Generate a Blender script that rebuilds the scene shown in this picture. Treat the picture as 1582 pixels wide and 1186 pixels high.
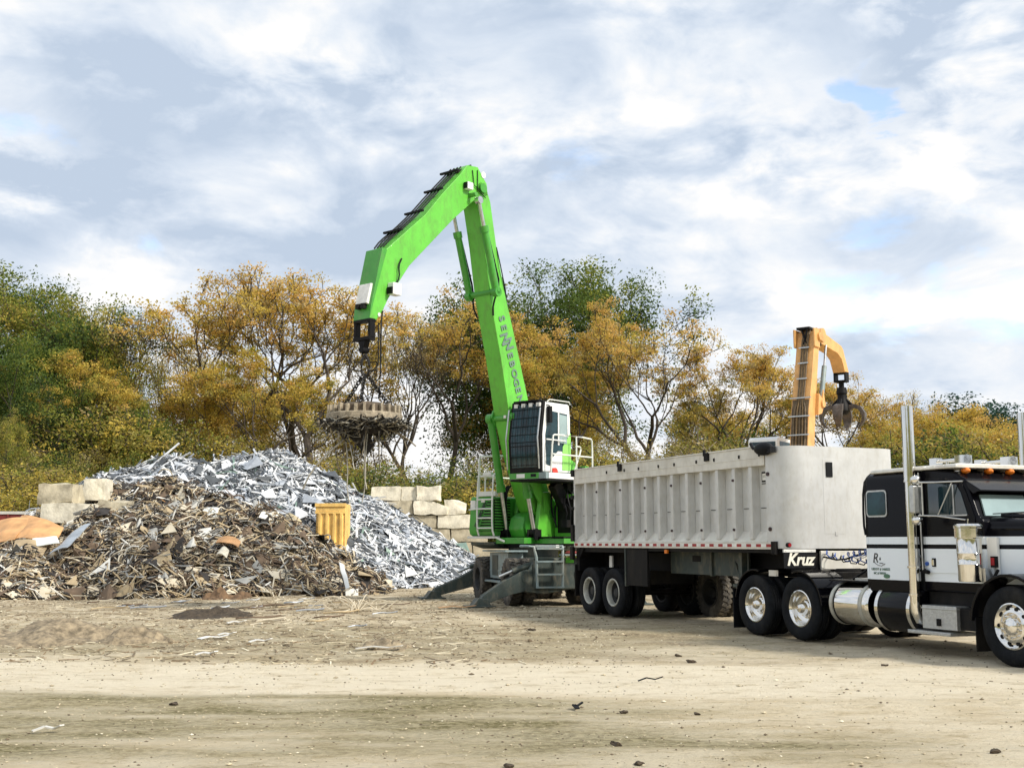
import bpy, bmesh, math, random
from mathutils import Vector, Matrix, noise
R = math.radians
sc = bpy.context.scene
for o in list(bpy.data.objects): bpy.data.objects.remove(o)
# ------------------------------------------------------------------ camera
cam_d = bpy.data.cameras.new('camera'); cam = bpy.data.objects.new('camera', cam_d)
sc.collection.objects.link(cam); sc.camera = cam
cam_d.sensor_width = 36; cam_d.lens = 36*1800/1582; cam_d.clip_end = 3000; cam_d.clip_start = .1
CAMH = 1.62; PITCH = math.atan(243/1800)
cam.location = (0, 0, CAMH); cam.rotation_euler = (R(90)+PITCH, 0, 0)
# ------------------------------------------------------------------ light
SUN_EL, SUN_AZ = 40, 122           # azimuth clockwise from +Y
sun_d = bpy.data.lights.new('sun', 'SUN'); sun = bpy.data.objects.new('sun', sun_d); sc.collection.objects.link(sun)
sun_d.energy = 1.5; sun_d.angle = R(10); sun_d.color = (1, .93, .82)
sdir = Vector((math.sin(R(SUN_AZ))*math.cos(R(SUN_EL)), math.cos(R(SUN_AZ))*math.cos(R(SUN_EL)), math.sin(R(SUN_EL))))
sun.rotation_euler = (-sdir).to_track_quat('-Z', 'Y').to_euler()
sc.view_settings.view_transform = 'Standard'; sc.view_settings.look = 'None'
sc.view_settings.exposure = 1.62; sc.view_settings.gamma = 1
# ------------------------------------------------------------------ world: sky texture and clouds by direction
def pdir(x, y):                    # direction a bit of sky is seen in, used only to place cloud masses in the sky
    F = Vector((0, math.cos(PITCH), math.sin(PITCH))); U = Vector((0, -math.sin(PITCH), math.cos(PITCH)))
    return ((x-791)*Vector((1, 0, 0))+(593-y)*U+1800*F).normalized()
world = bpy.data.worlds.new('World'); sc.world = world; world.use_nodes = True
def build_world():
    nt = world.node_tree; N = nt.nodes; L = nt.links; N.clear()
    out = N.new('ShaderNodeOutputWorld'); mixs = N.new('ShaderNodeMixShader')
    sky = N.new('ShaderNodeTexSky'); sky.sky_type = 'NISHITA'; sky.sun_disc = False
    sky.sun_elevation = R(SUN_EL); sky.sun_rotation = R(SUN_AZ); sky.ozone_density = 2; sky.dust_density = .6
    b1 = N.new('ShaderNodeBackground'); b1.inputs[1].default_value = .10
    L.new(sky.outputs[0], b1.inputs[0])
    b2 = N.new('ShaderNodeBackground'); b2.inputs[1].default_value = 1
    tc = N.new('ShaderNodeTexCoord')
    def val(v):
        return v
    def m(op, a, b=None, c=None):
        n = N.new('ShaderNodeMath'); n.operation = op
        for i, v in enumerate((a, b, c)):
            if v is None: continue
            if isinstance(v, (int, float)): n.inputs[i].default_value = v
            else: L.new(v, n.inputs[i])
        return n.outputs[0]
    sep = N.new('ShaderNodeSeparateXYZ'); L.new(tc.outputs['Generated'], sep.inputs[0])
    zz = m('MAXIMUM', sep.outputs[2], 0.0); den = m('ADD', zz, .22)
    cb = N.new('ShaderNodeCombineXYZ')
    L.new(sep.outputs[0], cb.inputs[0]); L.new(m('MULTIPLY', sep.outputs[1], .6), cb.inputs[1]); L.new(m('MULTIPLY', m('POWER', m('ADD', zz, .03), .8), 2.0), cb.inputs[2])
    def nz(scale, detail, rough, loc, dist=0, sx=1, sy=1):
        mp = N.new('ShaderNodeMapping'); mp.inputs['Location'].default_value = loc; mp.inputs['Scale'].default_value = (sx, sy, 1)
        L.new(cb.outputs[0], mp.inputs[0])
        n = N.new('ShaderNodeTexNoise'); n.inputs['Scale'].default_value = scale; n.inputs['Detail'].default_value = detail
        n.inputs['Roughness'].default_value = rough; n.inputs['Distortion'].default_value = dist
        L.new(mp.outputs[0], n.inputs[0]); return n.outputs[0]
    big = nz(2.6, 3, .5, (4.3, 1.2, 0)); fine = nz(7.5, 10, .55, (0.4, 7.7, 0), .35); wis = nz(17, 8, .58, (5, 2, 1), .35)
    def blob(px, py, sx, sy, amp):
        d = pdir(px, py)
        dx = m('ADD', m('MULTIPLY', m('SUBTRACT', sep.outputs[0], d.x), 1800/sx), m('MULTIPLY', m('SUBTRACT', fine, .5), 4.5))
        dz = m('ADD', m('MULTIPLY', m('SUBTRACT', sep.outputs[2], d.z), 1800/sy), m('MULTIPLY', m('SUBTRACT', wis, .5), 4.5))
        r2 = m('ADD', m('MULTIPLY', dx, dx), m('MULTIPLY', dz, dz))
        front = m('GREATER_THAN', sep.outputs[1], 0)
        return m('MULTIPLY', m('MULTIPLY', m('EXPONENT', m('MULTIPLY', r2, -1)), amp), front)
    br = m('ADD', m('MULTIPLY', m('SUBTRACT', big, .5), 1.0), m('MULTIPLY', m('SUBTRACT', fine, .5), 2.9))
    br = m('ADD', br, m('MULTIPLY', m('SUBTRACT', wis, .5), 1.0))
    br = m('ADD', br, .52)
    for b in [(1200, 190, 170, 90, .45), (1520, 215, 130, 60, .4), (620, 90, 150, 40, .25), (1480, 80, 170, 90, -.85), (850, 190, 90, 50, .22),
              (270, 500, 130, 75, .6), (1500, 470, 160, 40, .42), (640, 470, 120, 50, .4), (1190, 470, 140, 60, .3), (640, 640, 300, 110, .5), (1350, 620, 300, 60, .35),
              (450, 190, 260, 60, -.32), (120, 330, 260, 50, -.3), (30, 225, 60, 50, .42), (620, 270, 250, 40, -.22), (960, 400, 160, 40, -.25),
              (930, 30, 200, 40, -.25), (200, 60, 240, 60, .12), (970, 300, 180, 50, -.12), (1420, 330, 200, 60, -.15), (380, 350, 220, 60, -.12)]:
        br = m('ADD', br, blob(*b))
    ramp = N.new('ShaderNodeValToRGB'); e = ramp.color_ramp; L.new(br, ramp.inputs[0])
    e.elements[0].position = 0.05; e.elements[0].color = (.178, .21, .256, 1)
    e.elements[1].position = .98; e.elements[1].color = (.335, .332, .328, 1)
    x = e.elements.new(.38); x.color = (.225, .252, .29, 1)
    x = e.elements.new(.66); x.color = (.275, .292, .315, 1)
    L.new(ramp.outputs[0], b2.inputs[0])
    cv = nz(7, 9, .55, (2.2, 5.1, 2), .3)
    cov = m('ADD', m('MULTIPLY', m('SUBTRACT', cv, .5), 5.5), 1.95)
    for b in [(1345, 172, 62, 40, -2.6), (1300, 110, 40, 50, -.9), (1450, 430, 200, 24, -.8), (1290, 90, 50, 40, -.3), (1500, 540, 240, 50, -.7), (1560, 590, 120, 30, -.5), (20, 180, 60, 30, -.5), (1330, 520, 160, 40, -.5)]:
        cov = m('ADD', cov, blob(*b))
    mr = N.new('ShaderNodeMapRange'); mr.interpolation_type = 'SMOOTHSTEP'
    mr.inputs[1].default_value = .25; mr.inputs[2].default_value = 1.25; mr.inputs[3].default_value = .32; L.new(cov, mr.inputs[0])
    L.new(mr.outputs[0], mixs.inputs[0]); L.new(b1.outputs[0], mixs.inputs[1]); L.new(b2.outputs[0], mixs.inputs[2])
    L.new(mixs.outputs[0], out.inputs[0])
build_world()
# ------------------------------------------------------------------ materials
def mat(name, col, rough=.6, metal=0, var=.15, scale=6, bump=0, bscale=30, col2=None, spec=.5, coat=0, dirt=None, dirtamt=.35, dscale=2.3):
    m = bpy.data.materials.new(name); m.use_nodes = True; nt = m.node_tree; N = nt.nodes; L = nt.links
    p = N['Principled BSDF']; p.inputs['Roughness'].default_value = rough; p.inputs['Metallic'].default_value = metal
    p.inputs['Specular IOR Level'].default_value = spec; p.inputs['Coat Weight'].default_value = coat
    tc = N.new('ShaderNodeTexCoord'); n = N.new('ShaderNodeTexNoise'); n.inputs['Scale'].default_value = scale
    n.inputs['Detail'].default_value = 6; n.inputs['Roughness'].default_value = .6; L.new(tc.outputs['Object'], n.inputs[0])
    r = N.new('ShaderNodeValToRGB'); L.new(n.outputs[0], r.inputs[0])
    c2 = col2 if col2 else tuple(min(1, c*(1+var)) for c in col)
    c1 = col if col2 else tuple(c*(1-var) for c in col)
    r.color_ramp.elements[0].position = .35; r.color_ramp.elements[1].position = .65
    r.color_ramp.elements[0].color = (*c1, 1); r.color_ramp.elements[1].color = (*c2, 1)
    src = r.outputs[0]
    if dirt:
        n3 = N.new('ShaderNodeTexNoise'); n3.inputs['Scale'].default_value = dscale; n3.inputs['Detail'].default_value = 10; n3.inputs['Roughness'].default_value = .7
        mp = N.new('ShaderNodeMapping'); mp.inputs['Scale'].default_value = (1.5, 1.5, .6); L.new(tc.outputs['Object'], mp.inputs[0]); L.new(mp.outputs[0], n3.inputs[0])
        mr = N.new('ShaderNodeMapRange'); mr.inputs[1].default_value = .48; mr.inputs[2].default_value = .68; mr.inputs[4].default_value = dirtamt; L.new(n3.outputs[0], mr.inputs[0])
        mx = N.new('ShaderNodeMix'); mx.data_type = 'RGBA'; L.new(mr.outputs[0], mx.inputs[0]); L.new(src, mx.inputs[6]); mx.inputs[7].default_value = (*dirt, 1)
        src = mx.outputs[2]
    L.new(src, p.inputs['Base Color'])
    if bump:
        n2 = N.new('ShaderNodeTexNoise'); n2.inputs['Scale'].default_value = bscale; n2.inputs['Detail'].default_value = 5; L.new(tc.outputs['Object'], n2.inputs[0])
        b = N.new('ShaderNodeBump'); b.inputs['Strength'].default_value = bump; b.inputs['Distance'].default_value = .03; L.new(n2.outputs[0], b.inputs['Height']); L.new(b.outputs[0], p.inputs['Normal'])
    return m
DUST = (.36, .30, .2)
M = dict(
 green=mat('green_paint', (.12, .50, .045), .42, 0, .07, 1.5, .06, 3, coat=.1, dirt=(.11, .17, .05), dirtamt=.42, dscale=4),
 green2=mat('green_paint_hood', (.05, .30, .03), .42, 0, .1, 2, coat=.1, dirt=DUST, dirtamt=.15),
 hose=mat('rubber_hose', (.009, .01, .012), .55, spec=.15),
 black=mat('black_steel', (.007, .007, .008), .55, 0, spec=.15, dirt=DUST, dirtamt=.04),
 blackpaint=mat('black_gloss_paint', (.004, .004, .006), .16, 0, spec=.2, coat=0),
 chrome=mat('polished_chrome', (.78, .76, .72), .1, 1, .05, 3, .04, 4),
 steel=mat('bare_steel', (.55, .56, .56), .3, .9, .15, 8),
 alu=mat('weathered_aluminium', (.62, .625, .615), .40, .35, .06, 3, .2, 2.2, dirt=(.42, .39, .32), dirtamt=.32, dscale=7),
 alurail=mat('pale_aluminium_rail', (.70, .68, .62), .45, .25, .08, 5, dirt=(.4, .36, .28), dirtamt=.4),
 white=mat('white_paint', (.78, .79, .78), .35, 0, .03, dirt=DUST, dirtamt=.12),
 whitetrim=mat('white_handrail', (.7, .72, .68), .4, 0, .08),
 grey=mat('grey_green_chassis_paint', (.05, .068, .063), .55, .1, .2, 5, dirt=(.22, .19, .13), dirtamt=.6, dscale=4),
 greylt=mat('light_grey_chassis_paint', (.24, .31, .32), .5, .1, .15, 5, dirt=DUST, dirtamt=.5),
 tyre=mat('tyre_rubber', (.009, .0105, .013), .7, 0, .3, 10, .15, 40, spec=.12, dirt=(.07, .062, .05), dirtamt=.25),
 tyred=mat('dusty_tyre_rubber', (.06, .055, .048), .85, 0, .3, 8, .2, 30, dirt=(.3, .26, .2), dirtamt=.7),
 rim=mat('grey_wheel_rim', (.5, .5, .45), .45, .4, .2, 6, dirt=DUST, dirtamt=.5),
 rimdark=mat('dark_wheel_rim', (.03, .032, .033), .6, .2, .2, dirt=DUST, dirtamt=.12),
 glass=mat('dark_window_glass', (.012, .03, .04), .04, 0, .3, 2, spec=.9),
 glassb=mat('blue_green_window_glass', (.008, .035, .045), .08, 0, .6, 3, spec=.5),
 glassp=mat('sky_reflection_glass', (.36, .47, .46), .08, .35, .1, 2, spec=1),  # pale tint puts the sky's reflection into the glass colour
 red=mat('red_lens', (.32, .01, .015), .3), amber=mat('amber_lens', (.85, .22, .015), .25, spec=.8),
 tapewhite=mat('white_reflector', (.75, .75, .72), .4), redball=mat('red_plastic', (.7, .05, .03), .4),
 lens=mat('dark_red_lens', (.03, .006, .008), .3),
 magnet=mat('worn_magnet_steel', (.34, .29, .21), .65, .2, .35, 9, .4, 18, dirt=(.08, .05, .03), dirtamt=.6, dscale=6),
 chain=mat('dark_chain_steel', (.03, .028, .026), .5, .6),
 orange=mat('orange_paint', (.70, .38, .13), .45, 0, .12, 2, dirt=(.3, .17, .07), dirtamt=.35),
 brownsteel=mat('brown_boom_back', (.13, .09, .05), .7, 0, .4, 4, .1),  # brown, darker than the boom's orange sides
 yellow=mat('yellow_paint_metal', (.86, .56, .17), .6, 0, .15, 3, .15, 4, dirt=(.35, .2, .08), dirtamt=.6, dscale=3),
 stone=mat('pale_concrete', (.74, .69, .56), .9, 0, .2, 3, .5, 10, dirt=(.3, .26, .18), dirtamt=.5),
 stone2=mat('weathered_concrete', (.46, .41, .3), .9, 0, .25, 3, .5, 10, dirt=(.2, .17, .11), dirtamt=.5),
 bark=mat('tree_bark', (.055, .043, .032), .9, 0, .35, 4),
 barkpale=mat('pale_tree_bark', (.2, .17, .12), .9, 0, .3, 4),
 letter=mat('grey_green_lettering', (.07, .16, .1), .5), lettergrey=mat('slate_lettering', (.13, .2, .17), .5),
 letterblk=mat('black_lettering', (.012, .012, .015), .5), letterwht=mat('cream_lettering', (.8, .78, .68), .5),
 blue=mat('blue_hose', (.02, .08, .35), .4),
 tan=mat('rusty_sheet_metal', (.6, .33, .14), .55, .15, .25, 2, .2, 5),
 redsteel=mat('faded_red_steel', (.22, .03, .025), .6, 0, .3, 4),
 diamond=mat('aluminium_tread_plate', (.5, .51, .5), .35, .7, .12, 20, .4, 60),
)
def paint_scheme():
    m = bpy.data.materials.new('black_and_white_cab_paint'); m.use_nodes = True; nt = m.node_tree; N = nt.nodes; L = nt.links
    p = N['Principled BSDF']; p.inputs['Roughness'].default_value = .2; p.inputs['Specular IOR Level'].default_value = .14
    tc = N.new('ShaderNodeTexCoord'); s = N.new('ShaderNodeSeparateXYZ'); L.new(tc.outputs['Object'], s.inputs[0])
    d = N.new('ShaderNodeMath'); d.operation = 'DIVIDE'; d.inputs[1].default_value = 4; L.new(s.outputs[2], d.inputs[0])
    r = N.new('ShaderNodeValToRGB'); r.color_ramp.interpolation = 'CONSTANT'; L.new(d.outputs[0], r.inputs[0])
    K = (.004, .004, .006, 1); W = (.80, .86, .92, 1); e = r.color_ramp.elements
    e[0].position = 0; e[0].color = K; e[1].position = 1.04/4; e[1].color = W
    for z, c in ((1.515, K), (1.565, W), (1.685, K)):
        x = e.new(z/4); x.color = c
    L.new(r.outputs[0], p.inputs['Base Color']); return m
M['scheme'] = paint_scheme()
def leafmat(name, col, var=.14):
    m = bpy.data.materials.new(name); m.use_nodes = True; nt = m.node_tree; N = nt.nodes; L = nt.links
    p = N['Principled BSDF']; p.inputs['Roughness'].default_value = .6; p.inputs['Specular IOR Level'].default_value = .3
    g = N.new('ShaderNodeNewGeometry'); r = N.new('ShaderNodeValToRGB'); L.new(g.outputs['Random Per Island'], r.inputs[0])
    r.color_ramp.elements[0].color = (*[c*(1-var) for c in col], 1); r.color_ramp.elements[1].color = (*[c*(1+var) for c in col], 1)
    L.new(r.outputs[0], p.inputs['Base Color'])
    t = N.new('ShaderNodeBsdfTranslucent'); L.new(r.outputs[0], t.inputs[0]); mx = N.new('ShaderNodeMixShader'); mx.inputs[0].default_value = .45
    L.new(p.outputs[0], mx.inputs[1]); L.new(t.outputs[0], mx.inputs[2]); L.new(mx.outputs[0], N['Material Output'].inputs[0])
    return m
LF = dict(orange=leafmat('orange_leaves', (.68, .44, .12)), gold=leafmat('golden_leaves', (.62, .47, .09)), olive=leafmat('olive_leaves', (.34, .30, .075)),
          yg=leafmat('yellow_green_leaves', (.30, .32, .05)), green=leafmat('green_leaves', (.10, .155, .03)), dark=leafmat('dark_green_leaves', (.032, .062, .014)),
          brown=leafmat('brown_leaves', (.36, .27, .11)), pine=leafmat('blue_green_leaves', (.035, .085, .06)), pale=leafmat('pale_tan_leaves', (.55, .46, .24)))
# ------------------------------------------------------------------ mesh builder
OFF = Vector((0, 0, 0))
class MB:
    def __init__(s, off=None): s.v = []; s.f = []; s.mi = []; s.cur = 0; s.off = Vector(off) if off else OFF.copy()
    def add(s, vs, fs, mi=None):
        b = len(s.v); s.v += [tuple(v) for v in vs]; s.f += [tuple(i+b for i in f) for f in fs]; s.mi += [s.cur if mi is None else mi]*len(fs); return s
    def box(s, x0, x1, y0, y1, z0, z1, mi=None, mtx=None):
        vs = [Vector((x, y, z)) for x in (x0, x1) for y in (y0, y1) for z in (z0, z1)]
        if mtx: vs = [mtx @ v for v in vs]
        return s.add(vs, [(0, 1, 3, 2), (4, 6, 7, 5), (0, 4, 5, 1), (2, 3, 7, 6), (0, 2, 6, 4), (1, 5, 7, 3)], mi)
    def bar(s, p, q, w, h=None, up=(0, 0, 1), mi=None):
        p = Vector(p); q = Vector(q); h = h or w; d = (q-p).normalized(); u = Vector(up)
        if abs(d.dot(u)) > .95: u = Vector((0, 1, 0))
        a = d.cross(u).normalized()*w/2; b = d.cross(a).normalized()*h/2
        vs = [p+a+b, p-a+b, p-a-b, p+a-b, q+a+b, q-a+b, q-a-b, q+a-b]
        return s.add(vs, [(0, 1, 2, 3), (7, 6, 5, 4), (0, 4, 5, 1), (1, 5, 6, 2), (2, 6, 7, 3), (3, 7, 4, 0)], mi)
    def prism(s, prof, a, b, plane='xz', mi=None):     # profile polygon extruded along the third axis
        n = len(prof)
        def P(u, w, t): return (u, t, w) if plane == 'xz' else ((u, w, t) if plane == 'xy' else (t, u, w))
        vs = [P(u, w, a) for u, w in prof]+[P(u, w, b) for u, w in prof]
        fs = [tuple(range(n))[::-1], tuple(range(n, 2*n))]+[(i, (i+1) % n, n+(i+1) % n, n+i) for i in range(n)]
        return s.add(vs, fs, mi)
    def ring(s, c, ax, r, n, u=None):
        ax = Vector(ax).normalized(); u = Vector(u) if u else (Vector((0, 0, 1)) if abs(ax.z) < .9 else Vector((1, 0, 0)))
        a = ax.cross(u).normalized(); b = ax.cross(a)
        return [Vector(c)+a*math.cos(2*math.pi*i/n)*r+b*math.sin(2*math.pi*i/n)*r for i in range(n)]
    def cyl(s, p, q, r0, r1=None, n=16, mi=None, cap=True):
        r1 = r0 if r1 is None else r1; p = Vector(p); q = Vector(q); ax = q-p
        vs = s.ring(p, ax, r0, n)+s.ring(q, ax, r1, n)
        fs = [(i, (i+1) % n, n+(i+1) % n, n+i) for i in range(n)]
        if cap: fs += [tuple(range(n))[::-1], tuple(range(n, 2*n))]
        return s.add(vs, fs, mi)
    def tube(s, path, r, n=8, mi=None, smooth=0):
        P = [Vector(p) for p in path]
        for _ in range(smooth):
            Q = [P[0]]
            for a, b in zip(P, P[1:]): Q += [a*.75+b*.25, a*.25+b*.75]
            P = Q+[P[-1]]
        rs = r if isinstance(r, (list, tuple)) else [r]*len(P)
        if len(rs) != len(P): rs = [rs[0]+(rs[-1]-rs[0])*i/(len(P)-1) for i in range(len(P))]
        vs = []; up = None
        for i, p in enumerate(P):
            d = (P[min(i+1, len(P)-1)]-P[max(i-1, 0)])
            if d.length < 1e-6: d = Vector((0, 0, 1))
            d.normalize()
            if up is None: up = Vector((0, 0, 1)) if abs(d.z) < .9 else Vector((1, 0, 0))
            a = d.cross(up)
            if a.length < 1e-4: a = d.orthogonal()
            a.normalize(); b = d.cross(a).normalized(); up = -b if False else up
            vs += [p+a*math.cos(2*math.pi*k/n)*rs[i]+b*math.sin(2*math.pi*k/n)*rs[i] for k in range(n)]
        fs = []
        for i in range(len(P)-1):
            fs += [(i*n+k, i*n+(k+1) % n, (i+1)*n+(k+1) % n, (i+1)*n+k) for k in range(n)]
        fs += [tuple(range(n))[::-1], tuple(range((len(P)-1)*n, len(P)*n))]
        return s.add(vs, fs, mi)
    def lathe(s, prof, c, ax=(0, 1, 0), n=32, mi=None):  # profile (radius, distance along axis)
        ax = Vector(ax).normalized(); c = Vector(c); k = len(prof); vs = []
        for r, t in prof: vs += s.ring(c+ax*t, ax, max(r, 1e-4), n)
        fs = []
        for j in range(k-1): fs += [(j*n+i, j*n+(i+1) % n, (j+1)*n+(i+1) % n, (j+1)*n+i) for i in range(n)]
        return s.add(vs, fs, mi)
    def sphere(s, c, r, n=12, mi=None, sc=(1, 1, 1)):
        c = Vector(c); vs = []; m_ = n//2
        for j in range(m_+1):
            t = math.pi*j/m_
            for i in range(n): vs.append(c+Vector((r*sc[0]*math.sin(t)*math.cos(2*math.pi*i/n), r*sc[1]*math.sin(t)*math.sin(2*math.pi*i/n), r*sc[2]*math.cos(t))))
        fs = [(j*n+i, (j+1)*n+i, (j+1)*n+(i+1) % n, j*n+(i+1) % n) for j in range(m_) for i in range(n)]
        return s.add(vs, fs, mi)
    def build(s, name, mats, parent=None, smooth=True, bevel=0, fix=True):
        me = bpy.data.meshes.new(name); me.from_pydata([tuple(Vector(v)-s.off) for v in s.v], [], s.f)
        mats = mats if isinstance(mats, (list, tuple)) else [mats]
        for m_ in mats: me.materials.append(m_)
        me.polygons.foreach_set('material_index', s.mi)
        if fix:
            bm = bmesh.new(); bm.from_mesh(me); bmesh.ops.recalc_face_normals(bm, faces=bm.faces); bm.to_mesh(me); bm.free()
        if smooth:
            me.polygons.foreach_set('use_smooth', [True]*len(me.polygons)); me.set_sharp_from_angle(angle=R(38))
        me.update()
        o = bpy.data.objects.new(name, me); sc.collection.objects.link(o)
        if parent: o.parent = parent
        if bevel:
            b = o.modifiers.new('bevel', 'BEVEL'); b.width = bevel; b.segments = 2; b.limit_method = 'ANGLE'; b.angle_limit = R(40); b.harden_normals = True
        return o
def tag(o, label=None, cat=None, group=None, kind=None):
    if label: o['label'] = label
    if cat: o['category'] = cat
    if group: o['group'] = group
    if kind: o['kind'] = kind
    return o
def empty(name, loc, rz, label, cat, group=None):
    o = bpy.data.objects.new(name, None); sc.collection.objects.link(o); o.location = loc; o.rotation_euler = (0, 0, rz); o.empty_display_size = .3
    return tag(o, label, cat, group)
def text(name, body, size, org, xa, ya, m_, parent, ext=.003, shear=0, bold=0, spacing=1, off=None):
    cu = bpy.data.curves.new(name, 'FONT'); cu.body = body; cu.size = size; cu.extrude = ext; cu.shear = shear; cu.offset = bold; cu.space_character = spacing
    cu.resolution_u = 3
    t = bpy.data.objects.new(name, cu); sc.collection.objects.link(t)
    me = bpy.data.meshes.new_from_object(t.evaluated_get(bpy.context.evaluated_depsgraph_get()))
    bpy.data.objects.remove(t)
    xa = Vector(xa).normalized(); ya = Vector(ya).normalized(); za = xa.cross(ya); off = Vector(off) if off else OFF
    mt = Matrix((xa, ya, za)).transposed().to_4x4(); mt.translation = Vector(org)-off
    me.transform(mt); me.materials.clear(); me.materials.append(m_)
    o = bpy.data.objects.new(name, me); sc.collection.objects.link(o)
    if parent: o.parent = parent
    return o
def copy_tree(o, parent=None):
    c = o.copy(); sc.collection.objects.link(c); c.parent = parent
    for ch in list(o.children): copy_tree(ch, c)
    return c
# ------------------------------------------------------------------ ground
def sm(a, b, x):
    t = max(0, min(1, (x-a)/(b-a))); return t*t*(3-2*t)
def bank(x, y):
    top = 4.0+1.3*math.exp(-((x+6)/9)**2)+.5*math.sin(x*.11)-.9*sm(15, 45, x)
    base = 60 - 13*sm(-14, -22, x)
    return top*sm(base, base+20, y)
def gh(x, y):
    h = .25*sm(36, 48, y)*(1-sm(4, 12, x)) + bank(x, y)
    if y > 90: h -= (y-90)*.01*sm(90, 140, y)
    n1 = noise.noise((x*.35, y*.35, 1.7)); n2 = noise.noise((x*1.7, y*1.7, 4.2)); n3 = noise.noise((x*5, y*6, 9))
    rough = .25+.75*sm(14.8, 18, y)*(1-sm(3, 9, x))
    if y < 60: h += (n1*.05+n2*.03+n3*.016)*rough+(.008*noise.noise((x*9, y*13, 2))*(.5+rough) if y < 26 else 0)
    else: h += n1*.25
    # wheel ruts running across
    r = math.sin((y+.05*x+.25*noise.noise((x*.2, y*.1, 0)))*4.2)*.012*(1-sm(16, 22, y))
    return h+r
def build_ground():
    xs = [i*.11 for i in range(-125, 126)]; s = .11
    while xs[-1] < 900: s *= 1.1; xs.append(xs[-1]+s); xs.insert(0, xs[0]-s)
    ys = [4.0]; s = .035
    while ys[-1] < 70: ys.append(ys[-1]+s); s = min(s*1.011, .5)
    while ys[-1] < 1500: ys.append(ys[-1]+s); s *= 1.12
    ys = [-900, -300, -160, -120, -100, -80, -70, -60, -50, -40, -30, -20, -8, -2] + ys
    W = len(xs); vs = []; cols = []
    for y in ys:
        for x in xs:
            vs.append((x, y, gh(x, y) if y > 1 else 15*sm(35, 85, -y)*(1+.3*math.sin(x*.05))))  # unseen ridge behind the camera, added to darken reflections in chrome and paint
            n = noise.noise((x*.22, y*.6, 3)); n2 = noise.noise((x*.6, y*2.2, 8)); n3 = noise.noise((x*.9, y*.9, 14))
            # olive, damp soil
            ol = (.35+.65*sm(8.6, 9.6, y+n*1.4))*(1-sm(12.3, 12.9, y+n*.9+.04*x))*(1-sm(.5, 4.5, x+n*3))
            ol = max(ol, .75*(1-sm(8.2, 8.9, y))*sm(-4, 1, x+n*4)*(1-sm(1.5, 4, x)))*(.75+n2*.9)
            ol = max(ol, .55*sm(16, 17.5, y+n)*(1-sm(21, 25, y))*(1-sm(3, 6, x)))
            br = sm(15.2, 16.8, y+n*1.3+.04*x)*(1-sm(1.5, 6, x+n*4-.1*y))*(.62+n3*.7)
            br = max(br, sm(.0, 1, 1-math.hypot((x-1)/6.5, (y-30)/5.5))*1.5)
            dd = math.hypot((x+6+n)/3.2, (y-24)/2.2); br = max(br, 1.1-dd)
            if y > 26: br = max(br, .9*(1-sm(3, 8, x)))
            g = (sm(57, 61, y) if x > -14 else sm(44, 50, y)) if y > 0 else sm(35, 50, -y)
            tk = sm(12.6, 13.5, y-.03*x+n*.9+n2*.7)*(1-sm(15.0, 16.4, y+.02*x+n*1.2+n3*.8))
            tk = max(tk, .8*sm(0, .12, .42-abs((x-1.3)*.45+(y-8.35)-.15*n))*sm(1.2, 1.6, x)*(1-sm(4, 6, x)))
            tk = max(tk, .7*sm(1, 4, x+n*2)*sm(12, 13, y)*(1-sm(17, 21, y))*(.6+n2))
            for c_ in (13.3, 14.0, 15.1, 10.9, 17.6, 19.2):
                tk += (.35 if c_ > 12 else .22)*max(0, 1-abs(y-c_-.045*x-.35*noise.noise((x*.12, c_, 0)))/.13)
            cols.append((max(0, min(1, ol)), max(0, min(1, br)), g, max(0, min(1, tk))))
    fs = [(j*W+i, j*W+i+1, (j+1)*W+i+1, (j+1)*W+i) for j in range(len(ys)-1) for i in range(W-1)]
    me = bpy.data.meshes.new('ground'); me.from_pydata(vs, [], fs)
    ca = me.color_attributes.new('soil', 'FLOAT_COLOR', 'POINT')
    ca.data.foreach_set('color', [c for q in cols for c in q])
    me.polygons.foreach_set('use_smooth', [True]*len(me.polygons))
    m = bpy.data.materials.new('packed_dirt'); m.use_nodes = True; nt = m.node_tree; N = nt.nodes; L = nt.links; p = N['Principled BSDF']
    p.inputs['Roughness'].default_value = .95; p.inputs['Specular IOR Level'].default_value = .15
    at = N.new('ShaderNodeAttribute'); at.attribute_name = 'soil'; sp = N.new('ShaderNodeSeparateColor'); L.new(at.outputs[0], sp.inputs[0])
    tc = N.new('ShaderNodeTexCoord')
    def nz(scale, det, rough, sxy=(1, 1)):
        mp = N.new('ShaderNodeMapping'); mp.inputs['Scale'].default_value = (sxy[0], sxy[1], 1); L.new(tc.outputs['Object'], mp.inputs[0])
        n = N.new('ShaderNodeTexNoise'); n.inputs['Scale'].default_value = scale; n.inputs['Detail'].default_value = det; n.inputs['Roughness'].default_value = rough
        L.new(mp.outputs[0], n.inputs[0]); return n.outputs[0]
    def mix(f, a, b):
        x = N.new('ShaderNodeMix'); x.data_type = 'RGBA'
        for k, v in ((0, f), (6, a), (7, b)):
            if hasattr(v, 'links') or hasattr(v, 'is_linked'): L.new(v, x.inputs[k])
            elif isinstance(v, tuple): x.inputs[k].default_value = (*v, 1)
            else: x.inputs[k].default_value = v
        return x.outputs[2]
    def rng(v, a, b, c=0, d=1):
        r = N.new('ShaderNodeMapRange'); r.interpolation_type = 'SMOOTHSTEP'; L.new(v, r.inputs[0])
        for k, q in zip((1, 2, 3, 4), (a, b, c, d)): r.inputs[k].default_value = q
        return r.outputs[0]
    def mul(a, b, op='MULTIPLY'):
        x = N.new('ShaderNodeMath'); x.operation = op; x.use_clamp = True
        for k, v in ((0, a), (1, b)):
            if isinstance(v, (int, float)): x.inputs[k].default_value = v
            else: L.new(v, x.inputs[k])
        return x.outputs[0]
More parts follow.
